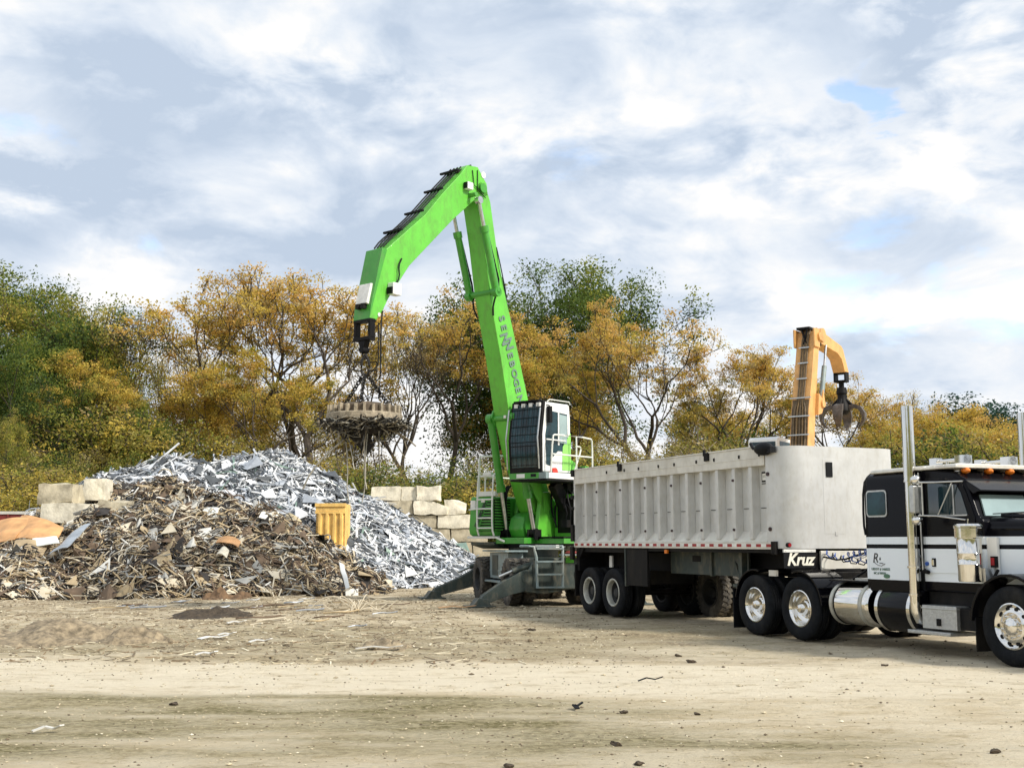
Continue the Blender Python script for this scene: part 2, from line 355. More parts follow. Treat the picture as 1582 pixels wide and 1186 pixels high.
    st = nz(1.1, 12, .7, (.55, 1.4)); fi = nz(9, 8, .75, (.8, 1.2)); sp2 = nz(30, 5, .7)
    gr = nz(14, 7, .8, (.8, 1.25)); me_ = nz(3.0, 12, .78, (.6, 1.3))
    base = mix(rng(st, .35, .65), (.62, .52, .35), (.78, .69, .52))
    base = mix(rng(me_, .53, .6, 0, .6), base, (.42, .335, .2)); base = mix(rng(me_, .40, .46, .7, 0), base, (.68, .61, .47))
    base = mix(rng(gr, .56, .63, 0, .45), base, (.32, .25, .15))
    oc = mix(rng(gr, .42, .6), (.15, .13, .055), (.42, .365, .215))
    of = mul(sp.outputs[0], rng(st, .25, .6, 1.4, .75)); base = mix(of, base, oc)
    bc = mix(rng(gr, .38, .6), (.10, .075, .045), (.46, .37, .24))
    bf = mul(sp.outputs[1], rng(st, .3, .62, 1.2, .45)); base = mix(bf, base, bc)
    base = mix(rng(sp2, .63, .72, 0, .55), base, (.15, .11, .065)); base = mix(rng(sp2, .26, .34, .5, 0), base, (.66, .6, .47))
    base = mix(mul(at.outputs['Alpha'], rng(me_, .62, .45, .25, .85)), base, (.80, .72, .56))
    gc = mix(rng(fi, .35, .65), (.09, .10, .028), (.24, .22, .07)); base = mix(sp.outputs[2], base, gc)
    L.new(base, p.inputs['Base Color'])
    b = N.new('ShaderNodeBump'); b.inputs['Strength'].default_value = 1; b.inputs['Distance'].default_value = .07; L.new(fi, b.inputs['Height'])
    b2 = N.new('ShaderNodeBump'); b2.inputs['Strength'].default_value = .5; b2.inputs['Distance'].default_value = .02; L.new(sp2, b2.inputs['Height']); L.new(b.outputs[0], b2.inputs['Normal'])
    L.new(b2.outputs[0], p.inputs['Normal'])
    me.materials.append(m); o = bpy.data.objects.new('ground', me); sc.collection.objects.link(o); tag(o, kind='structure')
build_ground()
# ------------------------------------------------------------------ wheels
def tyre_prof(r, w, rr):
    h = w/2; return [(rr, -h*.72), (rr+.02, -h*.85), (rr+(r-rr)*.35, -h), (rr+(r-rr)*.7, -h*.99), (r-.035, -h*.9), (r-.008, -h*.78), (r, -h*.66), (r, -h*.4), (r-.014, -h*.38), (r-.014, -h*.32), (r, -h*.3),
        (r, -.03*h), (r-.014, -.02*h), (r-.014, .04*h), (r, .05*h), (r, h*.3), (r-.014, h*.32), (r-.014, h*.38), (r, h*.4), (r, h*.66), (r-.008, h*.78), (r-.035, h*.9), (rr+(r-rr)*.7, h*.99), (rr+(r-rr)*.35, h), (rr+.02, h*.85), (rr, h*.72)]
def wheel(x, y, parent, side, kind, r=.52, w=.26, tm='tyre'):
    """side -1: outer face toward -y"""
    rr = r*.56; c = (x, y, r); a = (0, -side, 0) if False else (0, 1, 0); s = side
    m_ = MB(); h = w/2
    if kind == 'dish':      # deep dish with protruding hub
        prof = [(rr+.012, s*h*.86), (rr-.005, s*h*.9), (rr-.02, s*h*.8), (rr-.035, s*h*.3), (rr-.05, -s*h*.1), (rr*.72, -s*h*.3), (rr*.5, -s*h*.32), (rr*.46, -s*h*.3), (rr*.44, s*h*.1), (rr*.36, s*h*.2), (rr*.3, s*h*.75), (rr*.2, s*h*.98), (.001, s*h*1.04)]
    elif kind == 'steer':   # convex disc with hand holes
        prof = [(rr+.012, s*h*.86), (rr-.005, s*h*.92), (rr-.03, s*h*.7), (rr-.05, s*h*.62), (rr*.7, s*h*.86), (rr*.62, s*h*.9), (rr*.6, s*h*.84), (rr*.4, s*h*.84), (rr*.38, s*h*1.1), (rr*.3, s*h*1.24), (.001, s*h*1.28)]
    else:                   # plain dish
        m_.lathe([(rr+.012, s*h*.86), (rr-.005, s*h*.92), (rr-.028, s*h*.86), (rr-.04, s*h*.55), (rr-.05, s*h*.1)], c, (0, 1, 0), 36)
        prof = [(rr-.05, s*h*.1), (rr-.055, -s*h*.1), (rr*.72, -s*h*.45), (rr*.45, -s*h*.45), (rr*.42, -s*h*.1), (rr*.3, s*h*.3), (.001, s*h*.35)]
    m_.lathe(prof, c, (0, 1, 0), 36, mi=1 if kind == 'plain' else 0)
    back = [(rr+.01, -s*h*.86), (rr-.03, -s*h*.5), (rr*.6, -s*h*.5), (.001, -s*h*.5)]; m_.lathe(back, c, (0, 1, 0), 24, mi=1 if kind == 'plain' else 0)
    mt = {'dish': M['chrome'], 'steer': M['chrome'], 'plain': [M['rim'], M['rimdark']], 'dark': M['rimdark']}[kind]
    rim = m_.build('wheel', mt, parent)
    t = MB(); t.lathe(tyre_prof(r, w, rr), c, (0, 1, 0), 48)
    # tread lugs
    if tm == 'tyred':
        for k in range(28):
            an = 2*math.pi*k/28
            for sd in (-1, 1):
                mt_ = Matrix.Translation(Vector(c)) @ Matrix.Rotation(an+(.11 if sd > 0 else 0), 4, 'Y') @ Matrix.Translation((0, sd*w*.23, r))
                t.box(-.035, .035, -w*.22, w*.22, -.03, .02, mtx=mt_ @ Matrix.Rotation(sd*.35, 4, 'Z'))
    t.build('tyre', M[tm], rim)
    if kind == 'steer':
        for k in range(10):
            an = 2*math.pi*k/10; d = MB()
            d.cyl((x+math.cos(an)*rr*.8, y+s*h*.5, r+math.sin(an)*rr*.8), (x+math.cos(an)*rr*.8, y+s*h*.82, r+math.sin(an)*rr*.8), .024, n=10)
            d.build('hand_hole', M['black'], rim)
    n_ = MB()
    for k in range(10):
        an = 2*math.pi*(k+.5)/10; q = rr*.5; y0 = s*h*(.84 if kind == 'steer' else -.32)
        n_.cyl((x+math.cos(an)*q, y+y0, r+math.sin(an)*q), (x+math.cos(an)*q, y+y0+s*.045, r+math.sin(an)*q), .018, .012, n=6)
    n_.build('wheel_nuts', M['chrome'] if kind in ('dish', 'steer') else M['rimdark'], rim)
    return rim
# ------------------------------------------------------------------ truck frame: s along the lorry, y away from the camera side
TA = Vector((.391826, -.920039, 0)); TP0 = Vector((1.70767, 26.72892, 0)); TRZ = math.atan2(TA.y, TA.x)
def build_trailer():
    global OFF
    OFF = Vector((3.4, 1.25, 0))
    loc = TP0+TA*3.4+Vector((-TA.y, TA.x, 0))*1.25
    root = empty('dump_trailer', loc, TRZ, 'weathered silver ribbed aluminium dump trailer coupled behind the black truck', 'trailer')
    def arc(cx, cy, r, a0, a1, n=7): return [(cx+r*math.cos(R(a0+(a1-a0)*i/n)), cy+r*math.sin(R(a0+(a1-a0)*i/n))) for i in range(n+1)]
    # body wall (plan outline, near side recessed behind the ribs)
    outer = [(-.6, .16), (6.9, .16), (6.93, .0)]+arc(7.08, .42, .42, -90, 0)+arc(7.08, 2.08, .42, 0, 90)+[(6.93, 2.5), (6.9, 2.34), (-.6, 2.34)]
    inner = [(-.6, .2), (6.9, .2), (6.97, .07)]+arc(7.08, .42, .35, -90, 0)+arc(7.08, 2.08, .35, 0, 90)+[(6.97, 2.43), (6.9, 2.3), (-.6, 2.3)]
    n = len(outer); b = MB(); z0, z1 = 1.5, 3.25
    vs = [(x, y, z0) for x, y in outer]+[(x, y, z1) for x, y in outer]+[(x, y, z1) for x, y in inner]+[(x, y, z0) for x, y in inner]
    fs = []
    for i in range(n-1):
        for k in range(3): fs.append((k*n+i, k*n+i+1, (k+1)*n+i+1, (k+1)*n+i))
        fs.append((3*n+i, 3*n+i+1, i+1, i))
    b.add(vs, fs); b.prism(inner, 1.52, 1.58, 'xy')
    body = b.build('hopper_body', M['alu'], root)
    # folded plate seams, low relief
    xs = [-.1, .48, 1.01, 1.59, 2.12, 2.67, 3.21, 3.73, 4.29, 4.82, 5.36, 5.91, 6.44]
    prev = -.6
    for x in xs+[6.9]:
        s_ = MB(); s_.box(prev+.12, x-.13, .148, .16, 2.2, 2.212); s_.build('panel_seam', M['rimdark'], body); prev = x
    for x in xs:
        for (ya, yb) in ((0.0, .16), (2.5, 2.34)):
            r_ = MB(); e = .012 if ya < 1 else -.012
            r_.prism([(x-.055, ya+e), (x+.045, ya+e), (x+.075, yb), (x-.075, yb)], 1.66, 2.94, 'xy'); r_.build('rib', M['alu'], root, bevel=.008)
    for nm, yy, sg in (('near', 0, 1), ('far', 2.5, -1)):
        t = MB(); y0, y1 = sorted((yy-.014*sg, yy+.16*sg)); t.box(-.62, 6.91, y0, y1, 2.94, 3.262); t.box(-.62, 6.91, *sorted((yy-.03*sg, yy+.12*sg)), 3.262, 3.29)
        t.box(-.61, 6.9, *sorted((yy-.02*sg, yy)), 3.07, 3.085)
        t.build('top_rail', M['alurail'], root, bevel=.006)
        t = MB(); p = [(yy+.16*sg, 1.80), (yy+.012*sg, 1.62), (yy+.012*sg, 1.60), (yy+.16*sg, 1.60)]
        t.prism(p, -.61, 6.9, 'yz'); t.box(-.63, 7.08, *sorted((yy-.018*sg, yy+.1*sg)), 1.485, 1.6)
        t.build('bottom_rail', M['alurail'], root, bevel=.004)
    # reflective tape
    w = MB(); x = -.58; k = 0
    while x < 7.0:
        w.box(x, x+.15, -.024, -.018, 1.525, 1.575, mi=1 if k % 2 else 0); x += .15; k += 1
    w.build('reflective_tape', [M['red'], M['tapewhite']], root, smooth=False)
    # front and rear trim
    t = MB(); t.box(-.66, -.6, 0, 2.5, 1.5, 3.24); t.box(-.72, -.66, .02, .14, 1.42, 3.3); t.box(-.72, -.66, 2.36, 2.48, 1.42, 3.3)
    for z in (1.8, 2.3, 2.8): t.box(-.7, -.66, .14, 2.36, z, z+.08)
    tg = t.build('tailgate', M['alu'], root, bevel=.005)
    for q_ in ((-.74, -.6, -.05, .03, 3.12, 3.28), (-.78, -.66, -.04, .02, 2.6, 2.68), (-.78, -.66, -.04, .02, 2.35, 2.42), (-.74, -.62, -.06, -.01, 1.62, 2.0), (-.76, -.62, -.07, 0, 1.2, 1.5)):
        h = MB(); h.box(*q_); h.build('hinge', M['black'], tg, bevel=.005)
    for (x, z) in [(-.1+1.1*0, 1), ]: pass
    for i, x in enumerate(xs):
        if i % 2 == 1 or i in (11,):
            for z in (1.83, 2.72):
                q = MB(); q.cyl((x, .014, z), (x, -.012, z), .024, n=12); q.build('marker_light', M['lens'], root)
    for (x, z) in ((7.0, 2.78), (7.03, 1.83)):
        q = MB(); q.cyl((x, .01, z), (x, -.022, z), .036, n=12); q.build('marker_light', M['lens'], root)
    for i in range(9):
        x = 1.0+i*.72+(.1 if i % 2 else 0)
        q = MB(); q.box(x, x+.035, -.03, -.012, 3.1, 3.16); q.build('tarp_button', M['black'], root)
    for x in (1.65, 5.1):
        q = MB(); q.box(x-.07, x+.07, -.05, -.012, 3.12, 3.28); q.box(x-.1, x-.05, -.05, -.01, 3.22, 3.34); q.build('tarp_clamp', M['black'], root)
    q = MB(); q.box(7.1, 7.2, -.05, .02, 1.4, 1.62); q.cyl((7.15, -.03, 1.42), (7.15, -.03, 1.62), .05); q.build('cable_bracket', M['black'], root)
    q = MB(); q.cyl((7.5, .04, 1.56), (7.44, .04, 1.56), .04); q.cyl((7.5, .04, 1.56), (7.515, .04, 1.56), .03, mi=1); q.build('clearance_light', [M['black'], M['red']], root)
    # tarp drive housing at the top front corner
    q = MB(); q.sphere((6.98, -.06, 3.22), .16, 16, sc=(1.5, .8, .75)); q.tube([(6.55, -.03, 3.34), (6.65, -.05, 3.25), (6.9, -.06, 3.22)], .03); q.box(7.12, 7.25, -.12, 0, 3.14, 3.24)
    q.build('tarp_motor', M['hose'], root)
    # label plate
    q = MB(); q.box(6.6, 6.86, .15, .16, 2.66, 2.84, 0); q.box(6.62, 6.86, .147, .15, 2.69, 2.81, 1); q.box(6.6, 6.86, .147, .15, 2.625, 2.64, 0)
    for i in range(5): q.box(6.645+i*.042, 6.675+i*.042, .145, .147, 2.735, 2.785, 2)
    q.build('maker_plate', [M['black'], M['tapewhite'], M['rim']], root, smooth=False)
    # front wall: inspection flap, patches
    q = MB(); q.box(7.5, 7.52, .84, .98, 2.72, 2.98); q.build('inspection_flap', M['hose'], root, bevel=.01)
    q = MB(); q.box(7.5, 7.503, .78, 1.2, 1.75, 3.03); q.box(7.5, 7.51, 1.0, 1.06, 1.72, 1.79); q.build('patch_plate', M['alu'], root, bevel=.003)
    # name flap
    q = MB(); q.box(7.52, 7.535, -.11, .53, 1.17, 1.44); s1 = q.build('name_flap', M['hose'], root, bevel=.02)
    q = MB(); q.box(7.51, 7.545, -.11, .54, 1.44, 1.49); [q.cyl((7.545, y, 1.465), (7.552, y, 1.465), .01, n=8) for y in (-.07, .1, .28, .46)]; q.build('flap_strip', M['tapewhite'], s1)
    text('lettering', 'Kruz', .285, (7.541, -.055, 1.225), (0, 1, 0), (0, 0, 1), M['letterwht'], s1, .004, .28, .008, .95)
    # chassis
    c = MB()
    for y in (.72, 1.64): c.box(-.6, 7.3, y, y+.14, 1.0, 1.44)
    for x in (-.55, .55, 1.9, 3.2, 4.5, 5.6, 6.7): c.box(x, x+.12, .86, 1.64, 1.05, 1.4)
    c.box(-.6, 2.6, .1, .72, 1.38, 1.48); c.box(2.6, 7.3, .05, 2.45, 1.42, 1.48); c.box(-.66, -.5, .05, 2.45, .95, 1.44)
    c.prism([(-.62, 1.46), (-.3, 1.46), (-.62, 1.1)], .06, .3, 'xz'); c.box(-.66, -.62, .0, .6, .38, 1.1)
    ch = c.build('chassis', M['black'], root, bevel=.006)
    c = MB(); c.box(2.75, 5.55, .55, .6, .97, 1.42); c.box(4.3, 4.36, .5, .6, .95, 1.44); c.build('side_plate', M['grey'], root, bevel=.004)
    c = MB(); c.box(3.6, 3.9, .545, .551, 1.22, 1.34); c.build('side_plate_hole', M['black'], root)
    c = MB(); c.box(1.78, 2.68, .03, .08, .7, 1.46); c.box(1.74, 1.78, .01, .1, .68, 1.46, 1); c.build('wheel_guard', [M['black'], M['grey']], root, bevel=.004)
    c = MB(); c.box(3.42, 3.52, .0, .05, 1.38, 1.46); c.build('amber_light', M['amber'], root, bevel=.01)
    for y in (.35, 2.1):
        c = MB(); c.box(5.5, 5.62, y, y+.12, .62, 1.46); c.box(5.53, 5.59, y+.02, y+.1, .42, .64); c.box(5.42, 5.7, y-.06, y+.18, .38, .42); c.box(5.3, 5.5, y, y+.06, .78, .84)
        c.bar((5.56, y+.05, .8), (4.9, y+.3, 1.42), .05); c.build('landing_leg', M['grey'], root, bevel=.004)
    c = MB(); c.box(6.9, 9.05, .55, 1.95, 1.36, 1.44, 0) if False else c.box(6.9, 7.45, .5, 2.0, 1.1, 1.42, 0); c.box(6.2, 7.45, .75, 1.75, 1.08, 1.2)
    c.build('kingpin_frame', M['black'], root, bevel=.005)
    c = MB(); c.box(7.46, 7.5, .68, 2.4, 1.15, 1.46); c.box(7.5, 7.51, .68, .74, 1.17, 1.45); c.build('front_apron', M['alurail'], root, bevel=.006)
    c = MB()
    for x in (0, 1.13): c.cyl((x, .2, .52), (x, 2.3, .52), .07); c.box(x-.15, x+.15, .7, .9, .55, 1.05); c.box(x-.15, x+.15, 1.6, 1.8, .55, 1.05); c.cyl((x-.3, .9, .6), (x-.3, 1.3, .6), .09); c.box(x+.3, x+.5, .7, 1.8, .7, 1.0)
    c.build('axles', M['black'], root, bevel=.005)
    c = MB(); c.box(.5, .62, .3, .34, 1.05, 1.3); c.build('bracket_plate', M['tapewhite'], root)
    for x in (0, 1.13):
        wheel(x, .155, root, -1, 'plain'); wheel(x, .47, root, 1, 'dark'); wheel(x, 2.03, root, -1, 'dark', tm='tyre'); wheel(x, 2.345, root, 1, 'plain', tm='tyre')  # inner rims in dark material, painting the shade under the trailer
    # lift axle forward of the tandem, far pair with pale dusty treads
    wheel(2.1, 2.0, root, -1, 'dark', tm='tyred'); wheel(2.1, 2.33, root, 1, 'plain', tm='tyred')
    c = MB(); c.box(-.7, -.55, 2.1, 2.5, .3, 1.0); c.build('mud_flap', M['hose'], root)
    OFF = Vector((0, 0, 0))
build_trailer()
def build_tractor():
    global OFF
    OFF = Vector((9.8, 1.25, 0)); loc = TP0+TA*9.8+Vector((-TA.y, TA.x, 0))*1.25
    root = empty('semi_truck', loc, TRZ, 'black and white long nosed truck tractor with tall chrome exhaust stacks', 'truck')
    def rsec(y0, y1, z0, z1, r, n=5):
        p = [(y0, z0), (y1, z0)]
        p += [(y1-r+r*math.cos(R(a)), z1-r+r*math.sin(R(a))) for a in [90*i/n for i in range(n+1)]]
        p += [(y0+r-r*math.cos(R(a)), z1-r+r*math.sin(R(a))) for a in [90-90*i/n for i in range(n+1)]]
        return p
    # sleeper
    b = MB(); b.prism(rsec(.18, 2.32, .86, 2.66, .12), 9.30, 10.33, 'yz')
    sl = b.build('sleeper', M['scheme'], root, bevel=.03)
    b = MB(); b.prism([(9.24, .92), (9.30, .92), (9.30, 2.62), (9.24, 2.5)], .2, 2.3); b.build('rear_panel', M['scheme'], sl, bevel=.01)
    b = MB(); b.prism(rsec(.2, 2.3, 2.655, 2.72, .05), 9.4, 11.2, 'yz'); b.build('roof_cap', M['alurail'], root, bevel=.02)
    b = MB(); b.tube([(9.24, .2, 1.72), (9.2, .2, 1.9), (9.2, .22, 2.5), (9.26, .3, 2.66), (9.39, .4, 2.72)], .018, smooth=1); b.build('edge_seal', M['hose'], sl)
    def rr2(x0, x1, z0, z1, r, n=4):
        P = []
        for cx, cz, a0 in ((x1-r, z1-r, 0), (x0+r, z1-r, 90), (x0+r, z0+r, 180), (x1-r, z0+r, 270)):
            P += [(cx+r*math.cos(R(a0+90*i/n)), cz+r*math.sin(R(a0+90*i/n))) for i in range(n+1)]
        return P
    for (ya, yb, yc) in ((.18, .165, .158), (2.32, 2.335, 2.342)):
        b = MB(); b.prism(rr2(9.32, 9.78, 1.99, 2.40, .06), ya, yb); fr = b.build('window_frame', M['steel'], root)
        b = MB(); b.prism(rr2(9.345, 9.755, 2.015, 2.375, .05), yb, yc); b.build('window', M['glassb'], fr)
    # skirt under sleeper and cab is part of the paint scheme; cab
    prof = [(10.42, .9), (11.6, .9), (11.6, 1.92), (11.52, 1.96), (11.40, 2.27), (11.3, 2.50), (11.1, 2.6), (10.7, 2.66), (10.42, 2.66)]
    b = MB(); b.prism(prof, .24, 2.26); cab = b.build('cab', M['scheme'], root, bevel=.05)
    b = MB(); b.box(10.33, 10.42, .27, 2.23, .9, 2.6); b.build('cab_gap_seal', M['hose'], root)
    for (ya, yb) in ((.24, .226), (2.26, 2.274)):
        b = MB(); b.prism([(10.5, 1.24), (10.56, 1.17), (11.42, 1.17), (11.48, 1.24), (11.48, 1.95), (11.34, 2.3), (11.25, 2.47), (11.1, 2.53), (10.55, 2.53), (10.5, 2.48)], ya, yb)
        d = b.build('door', M['scheme'], root, bevel=.006)
        s = -1 if ya < 1 else 1
        b = MB(); b.prism([(10.6, 1.99), (11.36, 1.99), (11.25, 2.3), (11.17, 2.42), (10.6, 2.46)], yb, yb+s*.008); b.build('window', M['glass'], d)
        b = MB(); b.box(11.1, 11.125, *sorted((yb, yb+s*.02)), 2.0, 2.42); b.box(10.6, 11.36, *sorted((yb, yb+s*.02)), 1.975, 1.995); b.build('window_bar', M['steel'], d)
        b = MB(); b.box(10.63, 10.7, *sorted((yb, yb+s*.012)), 1.26, 1.38); b.box(10.645, 10.685, *sorted((yb+s*.012, yb+s*.035)), 1.28, 1.36, 1); b.build('handle', [M['black'], M['chrome']], d)
    b = MB(); b.cyl((10.46, .24, 1.2), (10.46, .19, 1.2), .028); b.cyl((10.44, .19, 1.2), (10.6, .17, 1.18), .03); b.build('marker_lamp', M['black'], cab)
    b = MB(); b.cyl((10.53, .243, 1.3), (10.53, .2, 1.3), .03, n=10); b.build('door_badge', M['blue'], cab)
    # windscreen in two panes, leaning back with the cab front
    for (y0, y1) in ((.36, 1.22), (1.28, 2.14)):
        b = MB(); n_ = Vector((.31, 0, .12)).normalized()*.02
        P = [Vector((11.525, y0, 1.965)), Vector((11.525, y1, 1.965)), Vector((11.41, y1-.03, 2.26)), Vector((11.41, y0+.03, 2.26))]
        b.add([p+n_*.2 for p in P]+[p+n_*1.4 for p in P], [(0, 1, 2, 3), (4, 7, 6, 5), (0, 4, 5, 1), (1, 5, 6, 2), (2, 6, 7, 3), (3, 7, 4, 0)]); b.build('windscreen', M['glassp'], cab)
    b = MB(); b.tube([(11.56, .75, 1.97), (11.535, .95, 2.02), (11.54, 1.15, 1.99)], .01); b.tube([(11.54, .5, 2.0), (11.535, 1.1, 2.03)], .008); b.tube([(11.56, 1.7, 1.97), (11.54, 2.0, 2.03)], .01); b.build('wiper', M['hose'], cab)
    b = MB(); b.add([(11.27, .26, 2.5), (11.27, 2.24, 2.5), (11.56, 2.22, 2.33), (11.56, .28, 2.33), (11.27, .26, 2.48), (11.27, 2.24, 2.48), (11.56, 2.22, 2.31), (11.56, .28, 2.31)],
        [(0, 1, 2, 3), (7, 6, 5, 4), (0, 4, 5, 1), (1, 5, 6, 2), (2, 6, 7, 3), (3, 7, 4, 0)]); b.prism([(11.27, 2.49), (11.56, 2.32), (11.44, 2.28), (11.3, 2.4)], .26, .28); b.prism([(11.27, 2.49), (11.56, 2.32), (11.44, 2.28), (11.3, 2.4)], 2.22, 2.24)
    b.build('sun_visor', M['blackpaint'], cab, bevel=.005)
    for y in (.42, .85, 1.25, 1.65, 2.08):
        b = MB(); b.sphere((11.16, y, 2.62), .055, 12, sc=(1.5, .9, .8), mi=0); b.sphere((11.02, y, 2.62), .06, 12, sc=(1.8, .9, .7), mi=1); b.build('cab_light', [M['amber'], M['chrome']], cab)
    for y, ln in ((.62, .75), (1.5, .62)):
        b = MB(); b.cyl((10.35, y, 2.80), (10.9, y, 2.80), .02, .03); b.cyl((10.9, y, 2.80), (11.0, y, 2.80), .03, .07); b.box(10.3, 10.44, y-.06, y+.06, 2.71, 2.85); b.box(10.84, 11.0, y-.09, y+.09, 2.73, 2.86); b.cyl((10.6, y, 2.71), (10.6, y, 2.8), .02); b.build('air_horn', M['chrome'], root)
    # hood, cowl, fender and nose
    b = MB()
    secs = [(11.58, .34, 2.16, 1.96), (12.2, .42, 2.08, 1.93), (13.0, .52, 1.98, 1.88), (13.75, .58, 1.92, 1.82)]
    rings = [[(x, y, z) for y, z in rsec(y0, y1, .95, z1, .16)] for x, y0, y1, z1 in secs]; k = len(rings[0])
    vs = [v for r_ in rings for v in r_]; fs = [tuple(range(k))[::-1], tuple(range(3*k, 4*k))]
    for j in range(3): fs += [(j*k+i, j*k+(i+1) % k, (j+1)*k+(i+1) % k, (j+1)*k+i) for i in range(k)]
    b.add(vs, fs); hood = b.build('hood', M['scheme'], root)
    b = MB(); b.tube([(11.58, .36, 1.80), (12.2, .44, 1.79), (13.4, .56, 1.72)], .035); b.tube([(11.62, .6, 1.97), (12.4, .66, 1.94), (13.5, .72, 1.87)], .045); b.build('hood_trim', M['blackpaint'], hood)
    b = MB(); b.box(11.58, 11.78, .3, .35, 1.04, 1.68); b.build('cowl_panel', M['white'], hood, bevel=.01)
    b = MB(); b.box(11.7, 11.78, .25, .32, 1.27, 1.42); b.box(11.71, 11.77, .24, .25, 1.3, 1.4, 1); b.build('side_reflector', [M['black'], M['red']], hood)
    b = MB(); b.tube([(11.72, .3, 1.02), (11.76, .24, 1.14), (11.82, .26, 1.24)], .022); b.build('hood_latch', M['hose'], hood)
    for s, ys in ((-1, (.0, .62)), (1, (1.88, 2.5))):
        b = MB(); P = []; Q = []
        pts = [(12.21+.66*math.cos(R(a))*(1.0 if a < 90 else 1.06), .52+.68*math.sin(R(a))) for a in range(8, 190, 13)]
        pin = [(12.21+.62*math.cos(R(a))*(1.0 if a < 90 else 1.06), .52+.64*math.sin(R(a))) for a in range(8, 190, 13)][::-1]
        b.prism(pts+pin, ys[0], ys[1]); y_ = ys[0] if s < 0 else ys[1]
        b.prism([(11.45, .55), (11.5, .56), (11.6, .9), (11.75, 1.0), (11.6, 1.02), (11.45, 1.0)], ys[0]+.22, ys[1]-.05)
        b.build('front_fender', M['blackpaint'], root, bevel=.012)
    b = MB(); b.box(13.75, 13.83, .62, 1.88, .75, 1.82, 0)
    for y in [.68+i*.04 for i in range(30)]: b.box(13.83, 13.845, y, y+.018, .8, 1.76)
    b.build('grille', M['chrome'], root, bevel=.01)
    b = MB(); b.box(13.85, 14.0, .02, 2.48, .35, .75); b.build('bumper', M['chrome'], root, bevel=.03)
    for y in (.3, 2.2): b = MB(); b.box(13.55, 13.78, y-.14, y+.14, .95, 1.15); b.box(13.78, 13.79, y-.12, y+.12, .97, 1.13, 1); b.build('headlight', [M['chrome'], M['glassp']], root, bevel=.02)
    # chassis
    b = MB()
    for y in (.8, 1.62): b.box(5.9, 13.85, y, y+.09, .72, .98)
    for x in (6.0, 7.0, 8.2, 9.2, 12.9): b.box(x, x+.12, .89, 1.62, .76, .95)
    b.box(11.2, 13.4, .7, 1.8, .5, 1.3); b.box(9.3, 11.5, .35, 2.15, .7, .9)
    for x in (6.44, 7.72, 12.21): b.cyl((x, .2, .52), (x, 2.3, .52), .08)
    for x in (6.44, 7.72): b.sphere((x, 1.25, .52), .25)
    b.box(6.5, 7.7, .9, 1.6, .98, 1.1); b.cyl((7.1, 1.25, 1.1), (7.1, 1.25, 1.16), .48, n=24); b.bar((6.4, .75, .6), (7.8, .75, .6), .1, .14); b.bar((6.4, 1.75, .6), (7.8, 1.75, .6), .1, .14)
    b.build('chassis', M['black'], root, bevel=.005)
    b = MB(); b.box(8.35, 9.28, .55, 1.95, .985, 1.02); b.box(8.3, 9.3, .2, .6, .99, 1.01); b.box(8.9, 9.28, .24, .5, 1.01, 1.05, 1); b.build('deck_plate', [M['black'], M['diamond']], root)
    for y, sd in ((.155, -1), (2.345, 1)):
        for x in (6.44, 7.72): wheel(x, y, root, sd, 'dish'); wheel(x, y-sd*.32, root, -sd, 'dark')  # inner rims dark here too, with the underside shade in their colour
        wheel(12.21, y, root, sd, 'steer')
    # half fenders over the drive wheels
    for ya, yb in ((.03, .66), (1.84, 2.47)):
        for x, a0, a1 in ((6.44, 75, 172), (7.72, 5, 112)):
            b = MB(); P = [(x+.60*math.cos(R(a)), .54+.60*math.sin(R(a))) for a in range(a0, a1+1, 8)]; Q = [(x+.57*math.cos(R(a)), .54+.57*math.sin(R(a))) for a in range(a0, a1+1, 8)][::-1]
            b.prism(P+Q, ya, yb); b.build('rear_fender', M['blackpaint'], root, bevel=.006)
            b = MB()
            for a in range(a0+6, a1-4, 22):
                b.bar((x+.605*math.cos(R(a)), ya, .54+.605*math.sin(R(a))), (x+.605*math.cos(R(a)), yb, .54+.605*math.sin(R(a))), .02, .012)
            b.build('fender_rib', M['black'], root)
        b = MB(); b.box(5.78, 5.8, ya, yb, .08, .78); b.build('mud_flap', M['hose'], root)
        b = MB(); b.box(7.98, 8.02, ya+.1, ya+.16, .95, 1.05) ; b.box(6.9, 7.1, ya, ya+.05, 1.03, 1.13, 1); b.build('fender_bracket', [M['steel'], M['alurail']], root)
    # tanks
    for (x0, x1, yc, zc, r, mt, cnt) in ((8.42, 9.36, .38, .64, .325, 'chrome', 'fuel_tank'), (9.46, 10.4, .43, .62, .35, 'blackpaint', 'fuel_tank'), (8.6, 10.4, 2.1, .63, .34, 'chrome', 'fuel_tank')):
        b = MB(); b.lathe([(.001, x0), (r*.9, x0+.002), (r*.98, x0+.03), (r, x0+.06), (r, x1-.06), (r*.98, x1-.03), (r*.9, x1-.002), (.001, x1)], (0, yc, zc), (1, 0, 0), 40); tk = b.build(cnt, M[mt], root)
        b = MB()
        for xs_ in ((x0+.08, x0+.13), (x1-.17, x1-.12)):
            b.lathe([(r-.01, xs_[0]-.02), (r+.012, xs_[0]-.02), (r+.012, xs_[1]+.0), (r-.01, xs_[1]+.0)], (0, yc, zc), (1, 0, 0), 40)
        b.build('tank_strap', M['chrome'] if mt != 'chrome' else M['rim'], tk)
        if mt == 'chrome':
            b = MB()
            for xs_ in (x0+.145, x1-.2): b.lathe([(r-.01, xs_), (r+.006, xs_), (r+.006, xs_+.018), (r-.01, xs_+.018)], (0, yc, zc), (1, 0, 0), 40)
            b.build('strap_rubber', M['hose'], tk)
    # tool box and step
    b = MB(); b.box(10.55, 11.22, .06, .62, .39, .72); b.box(10.54, 11.23, .05, .63, .665, .69); bx = b.build('tool_box', M['diamond'], root, bevel=.01)
    b = MB(); b.box(10.85, 10.92, .04, .06, .44, .54); b.build('latch', M['black'], bx)
